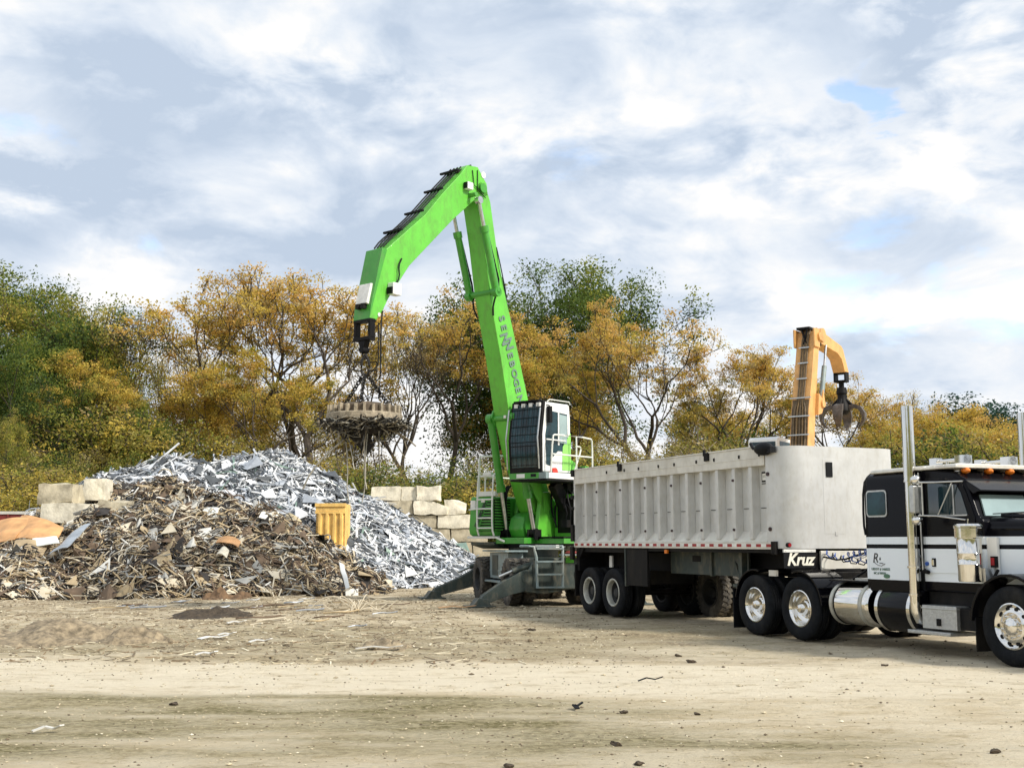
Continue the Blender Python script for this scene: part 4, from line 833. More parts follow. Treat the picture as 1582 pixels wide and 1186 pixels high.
# ------------------------------------------------------------------ lifting magnet with its load
def link(b, p, d, r=.045, t=.014, flip=0, L=.075):
    d = Vector(d).normalized(); a = d.orthogonal().normalized()
    if flip: a = d.cross(a)
    P = [Vector(p)+d*(L*math.cos(t_))+a*(r*math.sin(t_)) for t_ in [2*math.pi*i/10 for i in range(11)]]
    b.tube(P, t, 5)
def build_magnet():
    c = EX0+EH*6.42+Vector((.04, 0, 0)); z0 = 4.42
    root = empty('lifting_magnet', (c.x, c.y, z0), 0, 'round ribbed electromagnet hanging on chains from the green boom', 'magnet')
    b = MB(); r = .90
    b.lathe([(.001, .02), (r*.55, .0), (r-.05, .0), (r, .03), (r, .16), (r-.02, .18), (r-.1, .17)], (0, 0, 0), (0, 0, 1), 48); b.v = [v for v in b.v]
    disc = b.build('disc', M['magnet'], root)
    b = MB(); b.lathe([(r-.1, .16), (r-.12, .34), (r-.16, .37), (.5, .39), (.45, .44), (.2, .46), (.001, .46)], (0, 0, 0), (0, 0, 1), 48); b.build('drum', mat('drum_recess_shade', (.10, .075, .05), .75, .2, .4, 8, .3, 15), disc)  # dark drum colour paints the recess shade between the ribs
    for k in range(26):
        a = 2*math.pi*k/26; b = MB(); mt = Matrix.Rotation(a, 4, 'Z'); b.box(r-.13, r-.02, -.035, .035, .15, .365+.02*math.sin(k*2.3), mtx=mt); b.build('rim_rib', M['magnet'], disc, bevel=.012)
    b = MB()
    top = Vector((0, 0, 1.42))
    b.tube([(0, 0, 1.74), (-.08, 0, 1.62), (0, 0, 1.5)], .03, 8); b.tube([(0, 0, 1.62), (-.1, 0, 1.42), (-.08, 0, 1.15), (0, 0, 1.08), (.08, 0, 1.15), (.1, 0, 1.42), (0, 0, 1.62)], .032, 8, smooth=1)
    for s in (-1, 1): b.tube([(s*.1, 0, 1.42), (s*.27, 0, 1.44), (s*.27, 0, 1.24), (s*.1, 0, 1.22)], .02, 6)
    for k in range(3):
        a = 2*math.pi*k/3+.5; e = Vector((math.cos(a)*.62, math.sin(a)*.62, .42)); s = Vector((math.cos(a)*.06, math.sin(a)*.06, 1.12)); n = 10
        for i in range(n): link(b, s+(e-s)*(i+.5)/n, e-s, flip=i % 2, r=.045, L=(e-s).length/n*.66, t=.018)
        b.tube([e+Vector((-.07, 0, 0)), e+Vector((-.05, 0, .1)), e+Vector((.05, 0, .1)), e+Vector((.07, 0, 0))], .022, 6)
    b.build('chains', M['chain'], root)
    # load of scrap
    rnd = random.Random(11); b = MB()
    for i in range(1100):
        a = rnd.random()*6.283; rr = 1.08*math.sqrt(rnd.random()); z = -.02-abs(rnd.gauss(0, .24))*(1.2-rr*.75)*(.7+.5*math.sin(a*3+1)); p = Vector((rr*math.cos(a), rr*math.sin(a), z)); L_ = rnd.uniform(.1, .55)
        d = Vector((rnd.gauss(0, 1), rnd.gauss(0, 1), rnd.gauss(0, .45))).normalized()*L_/2; k = Vector((rnd.gauss(0, .05), rnd.gauss(0, .05), rnd.gauss(0, .05)))
        mi = rnd.choice([0, 0, 0, 0, 0, 1, 1, 2])
        w = rnd.uniform(.012, .05); b.bar(p-d, p+k, w, w*.3, mi=mi); b.bar(p+k, p+d, w, w*.3, mi=mi)
    for (cx_, cy_, cz_, sx_, sz_) in ((-.45, -.1, -.10, .38, .13), (.1, -.15, -.14, .42, .18), (.5, -.05, -.1, .32, .12), (-.1, .3, -.14, .45, .16), (.0, -.05, -.34, .16, .14)):
        k0 = len(b.v); b.sphere((cx_, cy_, cz_), 1, 12, 3, (sx_, sx_, sz_))
        for k_ in range(k0, len(b.v)):
            v_ = Vector(b.v[k_]); b.v[k_] = tuple(v_+noise.noise_vector(v_*6)*.12)
    for i in range(26):
        a = rnd.random()*6.283; rr = .8*math.sqrt(rnd.random()); p = Vector((rr*math.cos(a), rr*math.sin(a), -.15)); L_ = rnd.choice([.3, .4, .5, .7, 1.0])
        q = p+Vector((rnd.gauss(0, .15), rnd.gauss(0, .15), -L_)); m_ = (p+q)/2+Vector((rnd.gauss(0, .08), rnd.gauss(0, .08), 0)); b.tube([p, m_, q], .011, 5, smooth=1, mi=rnd.choice([0, 1, 1, 2]))
    b.prism([(-.35, -.35), (.1, -.3), (.25, -.55), (.05, -.8), (-.1, -.62)], -.1, .12, mi=0)
    for (sx, ln, ln2) in ((-.42, 2.0, .25), (.12, 1.7, -.1), (.02, 1.4, .1), (.38, .9, .05)):
        b.tube([(sx, -.3, -.2), (sx+ln2*.4, -.35, -.2-ln*.4), (sx+ln2*.3, -.3, -.2-ln*.75), (sx+ln2, -.32, -.2-ln)], .014, 5, smooth=1, mi=1)
    b.tube([(-.3, -.4, -.35), (-.8, -.5, -.8), (-1.15, -.5, -1.2), (-1.35, -.4, -1.6)], .02, 5, smooth=1, mi=1); b.tube([(.6, -.3, -.2), (1.0, -.3, -.38), (1.25, -.3, -.6)], .016, 5, smooth=1, mi=2)
    b.off = Vector((0, 0, 0)); o = b.build('magnet_load', [M['chain'], mat('dull_strip_metal', (.40, .38, .32), .5, .3, .3), M['barkpale'], mat('sooty_clump', (.015, .012, .01), .9, 0, .4, 12, .6, 20)], None)
    o.location = (c.x, c.y, z0); tag(o, 'tangle of bent scrap strips clinging under the round magnet', 'scrap', kind='stuff')
build_magnet()
# ------------------------------------------------------------------ stone block walls
def stone(x0, x1, y, z0, z1, depth, label, seed, mt='stone', slope=None, rough=.05, group=None, rz=0):
    rnd = random.Random(seed); bm = bmesh.new(); bmesh.ops.create_cube(bm, size=1); bmesh.ops.subdivide_edges(bm, edges=bm.edges[:], cuts=5, use_grid_fill=True)
    w = x1-x0; h = z1-z0
    for v in bm.verts:
        c = v.co
        for ax in range(3): pass
        e = sum(1 for t in c if abs(abs(t)-.5) < .01)
        c *= (.975 if e == 3 else (.99 if e == 2 else 1))
        X, Y, Z = c.x*w, c.y*depth, c.z*h+h/2
        if slope and c.z > 0: Z -= slope*max(0, (c.x*2))*c.z*2*h if slope > 0 else slope*min(0, c.x*2)*c.z*2*h
        n = noise.noise_vector((X*1.6+seed, Y*1.6, Z*1.6))*rough + noise.noise_vector((X*5+seed, Y*5, Z*5))*rough*.35
        v.co = Vector((X, Y, Z))+n
    me = bpy.data.meshes.new('stone_block'); bm.to_mesh(me); bm.free(); me.materials.append(M[mt]); me.polygons.foreach_set('use_smooth', [True]*len(me.polygons)); me.set_sharp_from_angle(angle=R(50))
    o = bpy.data.objects.new('stone_block', me); sc.collection.objects.link(o); o.location = ((x0+x1)/2, y+depth/2, z0); o.rotation_euler = (0, 0, rz)
    tag(o, label, 'stone block', group)
g1 = 'pale blocks of the wall between the silver heap and the green machine'; g2 = 'blocks stacked at the left of the scrap heap'
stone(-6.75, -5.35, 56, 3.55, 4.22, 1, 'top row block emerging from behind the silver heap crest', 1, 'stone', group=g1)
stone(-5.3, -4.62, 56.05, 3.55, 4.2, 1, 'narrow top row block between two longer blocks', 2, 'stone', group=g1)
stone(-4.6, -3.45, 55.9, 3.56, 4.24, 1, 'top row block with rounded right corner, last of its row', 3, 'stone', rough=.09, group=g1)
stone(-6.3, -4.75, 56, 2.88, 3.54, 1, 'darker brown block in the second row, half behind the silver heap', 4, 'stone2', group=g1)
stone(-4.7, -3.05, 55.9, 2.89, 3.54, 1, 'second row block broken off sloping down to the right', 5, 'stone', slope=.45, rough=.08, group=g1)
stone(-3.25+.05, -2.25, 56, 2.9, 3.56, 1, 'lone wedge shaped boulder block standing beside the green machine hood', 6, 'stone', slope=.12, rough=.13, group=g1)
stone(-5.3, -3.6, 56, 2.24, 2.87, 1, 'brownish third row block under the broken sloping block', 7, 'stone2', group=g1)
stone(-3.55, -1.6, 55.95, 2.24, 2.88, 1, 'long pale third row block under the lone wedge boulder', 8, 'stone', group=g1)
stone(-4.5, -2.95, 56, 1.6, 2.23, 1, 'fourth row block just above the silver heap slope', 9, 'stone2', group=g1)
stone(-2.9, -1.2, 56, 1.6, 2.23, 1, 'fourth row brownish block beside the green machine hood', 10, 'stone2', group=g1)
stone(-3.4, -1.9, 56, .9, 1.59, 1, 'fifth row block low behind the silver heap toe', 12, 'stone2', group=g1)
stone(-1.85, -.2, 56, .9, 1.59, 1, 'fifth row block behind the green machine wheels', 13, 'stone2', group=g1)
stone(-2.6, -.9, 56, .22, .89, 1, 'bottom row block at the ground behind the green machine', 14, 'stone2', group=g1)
stone(-15.85, -14.65, 39, 2.85, 3.5, 1, 'broken grey block perched topmost at the left end of the heap', 21, 'stone2', rough=.14, group=g2)
stone(-14.75, -14.0, 40.2, 3.0, 3.74, .8, 'small white block standing behind the perched broken block', 22, 'stone', group=g2)
stone(-15.66, -13.75, 38.9, 2.2, 2.86, 1, 'long cream block under the perched broken block', 23, 'stone', rough=.06, group=g2)
stone(-13.7, -12.9, 39.0, 2.2, 2.95, 1, 'short grey block against scrap right of the long cream block', 24, 'stone2', rough=.1, group=g2)
stone(-15.0, -13.1, 39, 1.56, 2.19, 1, 'cream block of the lower row half buried by scrap', 25, 'stone', group=g2)
stone(-17.0, -15.05, 39.1, 1.56, 2.19, 1, 'lower row block behind the rusty orange sheets', 26, 'stone2', group=g2)
stone(-15.9, -14.0, 39.1, .8, 1.55, 1, 'buried block of the third row behind the sheets', 27, 'stone2', group=g2)
stone(-15.7, -13.8, 39.1, .05, .79, 1, 'buried foundation block behind the rusty orange sheets', 28, 'stone2', group=g2)
# ------------------------------------------------------------------ scrap heaps
def ridge(pts, n=14):
    o = []
    for a, b in zip(pts, pts[1:]): o += [tuple(a[k]+(b[k]-a[k])*i/n for k in range(3)) for i in range(n)]
    return o+[pts[-1]]
RS = ridge([(-15.6, 43, 2.9), (-15.1, 43, 3.6), (-13, 43.5, 4.35), (-11.6, 44, 4.15), (-10.6, 45, 4.5), (-9.8, 45, 4.6), (-8.6, 45.3, 4.6), (-7.4, 45.6, 3.85), (-5.9, 46, 3.15), (-3.8, 46.6, 1.95), (-2.3, 47, .75)])
RB = ridge([(-15.0, 37.2, 1.3), (-13.6, 38.0, 2.0), (-11, 38.2, 2.35), (-9.4, 38.0, 2.05), (-8.4, 37.6, 1.75), (-7.5, 37.4, 1.35)])
RL = ridge([(-17.5, 36, 1.0), (-16, 35.8, 1.0), (-15, 35.4, .85), (-14, 35, .6)])
def hill(R_, x, y, k):
    h = 0; best = -9
    for a, b, c in R_:
        q = c+.25-k*math.hypot(x-a, y-b)
        if q > best: best = q
    return best
def hs(x, y): return hill(RS, x, y, .63)+.18*noise.noise((x*.9, y*.9, 5))
RC = ridge([(-15.0, 41.2, 2.9), (-14.0, 41.8, 3.35), (-12.6, 41.9, 3.55), (-11.4, 41.4, 3.15), (-10.2, 40.4, 2.7), (-8.8, 39.2, 2.3), (-7.6, 38.2, 1.9)])
RD = ridge([(-7.6, 39.4, 1.5), (-6.5, 39.8, 1.15)])
def hb(x, y): return max(hill(RD, x, y, .62), hill(RB, x, y, .60), hill(RL, x, y, .5), hill(RC, x, y, .62))+.42*noise.noise((x*.8, y*.8, 2))+.2*noise.noise((x*2.0, y*2.0, 2))
def build_heap(name, hf, other, x0, x1, y0, y1, mats, weights, count, seed, kinds, label, basemat, lens, wid, nb):
    rnd = random.Random(seed); b = MB(); st = .28; nx = int((x1-x0)/st)+1; ny = int((y1-y0)/st)+1
    vs = []
    for j in range(ny):
        for i in range(nx):
            x = x0+i*st; y = y0+j*st; h = hf(x, y)-.12; vs.append((x, y, max(h, gh(x, y)-.12)+.05*noise.noise((x*4, y*4, 1))))
    fs = []
    for j in range(ny-1):
        for i in range(nx-1):
            q = (j*nx+i, j*nx+i+1, (j+1)*nx+i+1, (j+1)*nx+i)
            if max(hf(vs[k][0], vs[k][1]) for k in q) > .05: fs.append(q)
    b.add(vs, fs, 0)
    n = 0; tries = 0
    while n < count and tries < count*8:
        tries += 1
        x = rnd.uniform(x0, x1); y = rnd.uniform(y0, y1); h = hf(x, y); g = gh(x, y)
        if h < g-.10: continue
        if other(x, y) > h+.25: continue
        if y > 47.5 and rnd.random() < .8: continue
        n += 1; e = .15
        N_ = Vector((-(hf(x+e, y)-hf(x-e, y))/(2*e), -(hf(x, y+e)-hf(x, y-e))/(2*e), 1)).normalized()
        T = Vector((rnd.gauss(0, 1), rnd.gauss(0, .8), 0)); 
        if nb == 'flow': T = Vector((rnd.gauss(.35, .8), rnd.gauss(-.5, .8), 0))
        T = (T-N_*T.dot(N_)).normalized(); T = (T+N_*rnd.gauss(0, .14 if nb == 'flow' else .28)).normalized(); S = N_.cross(T).normalized()
        L_ = rnd.uniform(*lens)*(1 if rnd.random() < .85 else 1.3); w = rnd.uniform(*wid); p = Vector((x, y, max(h, g)+abs(rnd.gauss(0, .09))))
        mi = 1+rnd.choices(range(len(weights)), weights)[0]; kd = rnd.choices(('flat', 'angle', 'bent', 'rod', 'sheet', 'curl'), kinds)[0]
        if kd == 'flat': b.bar(p-T*L_/2, p+T*L_/2, w, .008, up=N_+S*rnd.gauss(0, .4), mi=mi)
        elif kd == 'angle':
            b.bar(p-T*L_/2, p+T*L_/2, w, .008, up=N_, mi=mi); q = S*w/2; b.bar(p+q-T*L_/2, p+q+T*L_/2, w*.8, .008, up=S, mi=mi)
        elif kd == 'bent':
            k = p+N_*rnd.uniform(.02, .18)+S*rnd.gauss(0, .1); u = (N_+S*rnd.gauss(0, .5)).normalized(); b.bar(p-T*L_/2, k, w, .008, up=u, mi=mi); b.bar(k, p+T*L_/2+S*rnd.gauss(0, .15), w, .008, up=u, mi=mi)
        elif kd == 'rod': b.tube([p-T*L_/2, p+N_*rnd.uniform(0, .12)+S*rnd.gauss(0, .06), p+T*L_/2], rnd.uniform(.01, .022), 4, mi=mi)
        elif kd == 'curl':
            r_ = rnd.uniform(.12, .4); a0 = rnd.random()*6; U_ = N_*rnd.uniform(.2, 1)+S*rnd.choice((1, -1))*rnd.uniform(.2, 1); P = [p+T*r_*math.cos(a0+t*.5)+U_*r_*math.sin(a0+t*.5)*.8 for t in range(rnd.randint(4, 8))]; b.tube(P, rnd.uniform(.012, .028), 4, mi=mi)
        else:
            a = rnd.uniform(.12, .34); q = [p+T*a*rnd.uniform(.6, 1.2)+S*a*rnd.uniform(.5, 1), p-T*a*rnd.uniform(.6, 1.2)+S*a*rnd.uniform(.5, 1), p-T*a-S*a*rnd.uniform(.4, 1), p+T*a*rnd.uniform(.5, 1)-S*a*.8]
            q[0] += N_*rnd.uniform(0, .2); q[2] += N_*rnd.uniform(0, .2); q += [v+N_*.012 for v in q]
            b.add(q, [(0, 1, 2), (0, 2, 3), (4, 6, 5), (4, 7, 6), (0, 4, 5, 1), (1, 5, 6, 2), (2, 6, 7, 3), (3, 7, 4, 0)], mi)
    cx, cy = (x0+x1)/2, (y0+y1)/2; b.off = Vector((cx, cy, 0)); o = b.build(name, [basemat]+mats, None, smooth=False, fix=False); o.location = (cx, cy, 0)
    return tag(o, label, 'scrap heap', kind='stuff')
silver = [mat('bright_aluminium_scrap', (.78, .79, .80), .33, .3, .15, 3), mat('grey_aluminium_scrap', (.40, .43, .47), .4, .4, .2, 3), mat('white_painted_scrap', (.8, .8, .78), .5, 0, .06, 3), mat('dull_dark_scrap', (.09, .10, .11), .5, .3, .3, 3), mat('greenish_scrap', (.16, .24, .2), .5, .2, .3, 3)]  # dull dark pieces also paint shaded gaps among the strips
brown = [mat('tan_scrap', (.42, .33, .20), .7, .1, .25, 3), mat('brown_rusty_scrap', (.15, .105, .07), .8, .1, .3, 3), mat('pale_dusty_scrap', (.58, .52, .4), .7, 0, .15, 3), mat('dark_gap_scrap', (.03, .026, .024), .8, 0, .3, 3), mat('grey_scrap', (.33, .33, .31), .6, .3, .2, 3), mat('whitish_scrap', (.72, .71, .66), .6, 0, .1, 3)]  # darkest pieces are weighted up to paint black shaded gaps too
base_s = mat('scrap_gap_shade', (.05, .052, .056), .9, 0, .4, 8, .5, 10); base_b = mat('brown_scrap_gap_shade', (.05, .038, .026), .95, 0, .5, 8, .5, 10)  # near-black base colours paint the shade in gaps between pieces
build_heap('aluminium_scrap_heap', hs, hb, -17.5, -.9, 33.5, 50, silver, [36, 26, 5, 30, 3], 12500, 3, (28, 24, 26, 12, 5, 8), 'tall heap of silver aluminium strips and profiles with a rounded crest', base_s, (.3, 1.4), (.02, .085), 'flow')
build_heap('mixed_scrap_heap', hb, hs, -19, -3.6, 31.5, 44.5, brown, [24, 24, 15, 26, 11, 4], 17000, 4, (18, 7, 28, 18, 5, 24), 'lower brown heap of tangled rusty strips, wire and torn sheet in front', base_b, (.25, 1.0), (.015, .05), '')
# individually recognisable pieces lying in and on the heaps
def sheet(name, pts, mt, label, cat, thick=.02, curve=0, group=None):
    P = [Vector(p) for p in pts]; c = sum(P, Vector())/len(P); n = 8; b = MB(); g = []
    N_ = (P[1]-P[0]).cross(P[3]-P[0]).normalized()
    if N_.y > 0: N_ = -N_
    for j in range(n+1):
        for i in range(n+1):
            u, v = i/n, j/n; p = P[0]*(1-u)*(1-v)+P[1]*u*(1-v)+P[2]*u*v+P[3]*(1-u)*v
            p = p+N_*(curve*4*u*(1-u)+.07*noise.noise((p.x*2, p.y*2, p.z*3)))
            g.append(p-c)
    m_ = (n+1)**2; vs = g+[p-N_*thick for p in g]; F = [(j*(n+1)+i, j*(n+1)+i+1, (j+1)*(n+1)+i+1, (j+1)*(n+1)+i) for j in range(n) for i in range(n)]
    F2 = [tuple(k+m_ for k in f[::-1]) for f in F]; E_ = [i for i in range(n+1)]+[(j*(n+1)+n) for j in range(1, n+1)]+[n*(n+1)+i for i in range(n-1, -1, -1)]+[j*(n+1) for j in range(n-1, 0, -1)]
    F3 = [(E_[i], E_[(i+1) % len(E_)], E_[(i+1) % len(E_)]+m_, E_[i]+m_) for i in range(len(E_))]
    b.add(vs, F+F2+F3); o = b.build(name, M[mt] if isinstance(mt, str) else mt, None); o.location = c; return tag(o, label, cat, group)
def px(x, y, Y):
    F = Vector((0, math.cos(PITCH), math.sin(PITCH))); U = Vector((0, -math.sin(PITCH), math.cos(PITCH))); d = (x-791)*Vector((1, 0, 0))+(593-y)*U+1800*F
    return Vector((0, 0, CAMH))+d*(Y/d.y)
sheet('metal_sheet', [px(12, 836, 36.6), px(78, 842, 36), px(99, 816, 37.2), px(34, 797, 38)], 'tan', 'large curved rust orange sheet draped over the left end of the heap', 'metal sheet', curve=.18)
sheet('metal_sheet', [px(-20, 850, 36.2), px(22, 832, 36.3), px(52, 800, 37.6), px(-10, 806, 37.8)], 'tan', 'rust orange sheet sticking out at the picture edge beside the big curved one', 'metal sheet', curve=.1)
sheet('metal_sheet', [px(18, 856, 35.2), px(66, 858, 35), px(74, 838, 35.8), px(24, 834, 36)], mat('buff_sheet_metal', (.42, .32, .19), .6, .1, .2, 2), 'buff brown torn sheet under the large rust orange sheet', 'metal sheet', curve=.06)
sheet('metal_sheet', [px(52, 842, 35.6), px(92, 838, 35.4), px(88, 828, 36), px(50, 832, 36)], 'whitetrim', 'narrow white bent edge strip below the large orange sheet', 'metal sheet', .015, .03)
sheet('metal_sheet', [px(75, 856, 34.9), px(104, 846, 34.9), px(140, 808, 36.2), px(118, 818, 36.2)], mat('blue_grey_sheet_metal', (.38, .42, .46), .4, .4, .2, 2), 'long blue grey sheet sloping up toward the block wall', 'metal sheet', .02, .05)
sheet('metal_sheet', [px(162, 846, 37.0), px(196, 852, 36.4), px(205, 826, 37.4), px(178, 822, 37.6)], mat('brown_grey_mesh_sheet', (.3, .26, .2), .7, .1, .3, 8), 'ragged grey brown sheet low on the left heap slope', 'metal sheet', .03, .08)
sheet('metal_sheet', [px(216, 820, 38.2), px(248, 822, 38.0), px(250, 806, 38.8), px(226, 800, 39)], 'white', 'white torn sheet lying on the left brown slope', 'metal sheet', .02, .05)
sheet('metal_sheet', [px(185, 806, 38.9), px(199, 810, 38.6), px(203, 794, 39.3), px(190, 790, 39.5)], 'stone', 'small cream panel piece left of the white torn sheet', 'metal sheet', .02, .03)
sheet('metal_sheet', [px(235, 776, 40.6), px(262, 780, 40.2), px(256, 762, 41.2), px(232, 764, 41.2)], 'tan', 'tan curled sheet high on the left shoulder of the heap', 'metal sheet', .02, .16)
sheet('metal_sheet', [px(236, 756, 41.8), px(250, 762, 41.4), px(252, 745, 42.2), px(234, 744, 42.4)], 'white', 'white folded panel near the left crest of the heap', 'metal sheet', .02, .05)
sheet('metal_sheet', [px(328, 802, 38.6), px(354, 814, 38.0), px(358, 797, 38.8), px(330, 790, 39.2)], mat('grey_board', (.24, .23, .19), .8, 0, .15, 3), 'dark grey board tilted in the middle of the brown slope', 'metal sheet', .05, .0)
sheet('metal_sheet', [px(306, 797, 38.8), px(330, 800, 38.6), px(340, 785, 39.4), px(318, 782, 39.6)], 'whitetrim', 'white card like sheet beside the dark grey board', 'metal sheet', .02, .03)
sheet('metal_sheet', [px(388, 790, 39.8), px(402, 796, 39.2), px(410, 782, 40), px(392, 772, 40.6)], 'alurail', 'pale elongated panel with dark gap below the silver crest', 'metal sheet', .03, .08)
sheet('metal_sheet', [px(333, 838, 36.2), px(368, 846, 35.8), px(372, 836, 36.4), px(340, 828, 36.8)], 'tan', 'curved brown sheet on the lower middle slope', 'metal sheet', .02, .12)
sheet('metal_sheet', [px(440, 806, 38.6), px(462, 818, 37.9), px(466, 806, 38.6), px(444, 794, 39.2)], mat('buff_sheet', (.5, .42, .26), .7, 0, .2, 3), 'buff pleated sheet left of the yellow ribbed bin', 'metal sheet', .02, .1)
sheet('metal_sheet', [px(334, 858, 35.2), px(350, 862, 35.0), px(354, 850, 35.5), px(340, 846, 35.7)], 'stone', 'yellowish crumpled piece low on the brown slope', 'metal sheet', .02, .1)
sheet('metal_sheet', [px(540, 772, 45.2), px(552, 776, 44.9), px(554, 764, 45.4), px(542, 758, 45.7)], mat('pinkish_sheet', (.62, .48, .4), .6, 0, .1, 3), 'pinkish sheet on the silver slope right of the yellow bin', 'metal sheet', .02, .03)
sheet('metal_sheet', [px(690, 838, 47), px(724, 866, 46), px(728, 862, 46.2), px(700, 830, 47.4)], 'whitetrim', 'long white plank leaning by the right toe of the silver heap', 'metal sheet', .04, 0)
sheet('metal_sheet', [px(524, 868, 35.4), px(534, 910, 34.6), px(540, 908, 34.6), px(532, 872, 35.4)], 'white', 'bright white strip hanging at the right end of the brown heap', 'metal sheet', .03, 0)
def bin_():
    c = px(510, 830, 40.3); root = empty('yellow_bin', (c.x, 40.3, .8), R(-4), 'yellow ribbed sheet metal bin half buried at the right of the heap', 'bin')
    b = MB(); z0, z1 = .15, 2.1; w = .5
    b.box(-w, w, 0, .04, z0, z1); b.box(-w, -w+.04, 0, .9, z0, z1); b.box(w-.04, w, 0, .9, z0, z1); b.box(-w, w, .86, .9, z0, z1); b.build('shell', M['yellow'], root, bevel=.005)
    for i in range(4):
        b = MB(); x = -w+.12+i*.25; b.prism([(x-.06, 0), (x-.03, -.06), (x+.05, -.06), (x+.08, 0)], z0, z1-.32, 'xy'); b.build('rib', M['yellow'], root, bevel=.006)
    b = MB(); b.box(-w-.03, w+.03, -.05, .0, z1-.34, z1-.26); b.box(-w-.04, w+.04, -.07, .02, z1-.1, z1+.02); b.box(-w-.02, w+.02, -.03, 0, z1-.26, z1-.1); b.build('rim_band', M['yellow'], root, bevel=.01)
bin_()
def red_box():
    c = px(-6, 800, 42); root = empty('red_trailer', (c.x, 42, gh(c.x, 42)), 0, 'low dark red flatbed with pale top rail behind the orange sheets', 'flatbed')
    z = c.z-gh(c.x, 42)
    b = MB(); b.box(-1.2, 1.18, 0, 1.5, z-.25, z+.14); b.box(-1.1, 1.1, .2, 1.3, z-.8, z-.25); b.build('bed', M['redsteel'], root, bevel=.02)
    b = MB(); b.box(-1.25, 1.22, -.04, 1.5, z+.14, z+.24); b.build('top_rail', M['alurail'], root)
    for x in (-1.0, -.3, .4, 1.0): b = MB(); b.box(x, x+.06, -.03, 0, z-.25, z+.14); b.build('stake', M['redsteel'], root)
    b = MB(); b.box(1.2, 1.75, 0, .5, z-.3, z+.26); b.box(1.24, 1.7, -.02, 0, z-.2, z+.18, 1); b.build('white_end_panel', [M['white'], M['tapewhite']], root, bevel=.01)
    for x in (-.8, .8):
        b = MB(); b.lathe(tyre_prof(.5, .25, .25), (x, .2, .5), (0, 1, 0), 24); b.box(x-.1, x+.1, .35, .6, .4, z-.7); b.build('tyre', M['tyred'], root)
    b = MB(); b.tube([(.95, .5, z+.2), (.97, .5, z+.65)], .01); b.build('whip_rod', M['steel'], root)
red_box()
# loose strips and offcuts lying on the dirt
rnd = random.Random(21)
def offcut(x, y, L_, w, ang, mt, label, group=None, bend=.05, name='metal_strip', cat='metal strip', h=.012, tube_=False):
    b = MB(); z = .02
    P = [(-L_/2, 0, z), (-L_*.15, bend, z+.03), (L_*.2, bend*.6, z+.015), (L_/2, -bend*.4, z+.05)]
    if tube_: b.tube(P, w, 6, smooth=2)
    else:
        for p, q in zip(P, P[1:]): b.bar(p, q, w, h)
    o = b.build(name, mt, None, smooth=tube_); o.location = (x, y, gh(x, y)); o.rotation_euler = (0, 0, ang); return tag(o, label, cat, group)
def gp(x, y):
    p = px(x, y, 10); d = p-Vector((0, 0, CAMH)); k = -CAMH/d.z; return Vector((0, 0, CAMH))+d*k
for (x, y, L_, w, a, m_, lb) in [(330, 984, .5, .14, .5, M['white'], 'white curved strip on the dirt, middle of the left foreground'), (350, 979, .3, .1, .1, M['tapewhite'], 'small pale strip just beyond the white curved strip'), (402, 993, .35, .09, .2, M['tapewhite'], 'crumpled white scrap right of the white curved strip'),
    (104, 973, .28, .16, .8, M['white'], 'square white chip on the dirt at far left'), (585, 1005, .7, .1, -.05, M['alurail'], 'long pale strip on the dirt below the silver heap'), (365, 965, .35, .1, .2, M['tapewhite'], 'white flake beside the dark soil mound'),
    (285, 932, .3, .2, .3, M['white'], 'white lump at the foot of the brown heap'), (73, 1130, .25, .05, .1, M['alurail'], 'thin pale stick in the left foreground dirt'), (1005, 1056, .28, .02, -.05, M['hose'], 'thin dark rod on the light track in the middle'),
    (895, 1095, .10, .05, 1.2, M['hose'], 'short dark upright peg in the centre foreground'), (706, 940, .9, .25, .05, M['tan'], 'buff plank under the outrigger foot of the green machine'), (318, 1015, .3, .08, 0, M['tapewhite'], 'pale scrap on the near edge of the muddy patch')]:
    p = gp(x, y); offcut(p.x, p.y, L_, w, a, m_, lb)
for i in range(46):
    x = rnd.uniform(140, 560); y = rnd.uniform(922, 945) if i < 30 else rnd.uniform(930, 975); p = gp(x if i < 30 else rnd.uniform(380, 620), y)
    offcut(p.x, p.y, rnd.uniform(.3, 1.0), rnd.uniform(.012, .022), rnd.uniform(-.5, .5), rnd.choice(brown[:3]+[silver[1]]), 'thin bent rod strewn on the dirt at the foot of the brown heap', 'thin rods strewn at the foot of the brown heap', rnd.uniform(-.2, .25), 'bent_rod', 'metal rod', tube_=True)
# wire tangle right of the heap toe
b = MB()
for i in range(16):
    a = rnd.uniform(0, 6.28); P = [(0, 0, .02)]
    for k in range(4): P.append((P[-1][0]+math.cos(a)*rnd.uniform(.1, .35), P[-1][1]+math.sin(a)*rnd.uniform(.05, .2), max(.02, rnd.uniform(-.1, .45)))); a += rnd.uniform(-.9, .9)
    b.tube(P, .013, 5, smooth=2)
o = b.build('wire_tangle', brown[2], None); p = gp(552, 944); o.location = (p.x, p.y, gh(p.x, p.y)); tag(o, 'springy tangle of pale wire right of the heap toe', 'wire tangle')
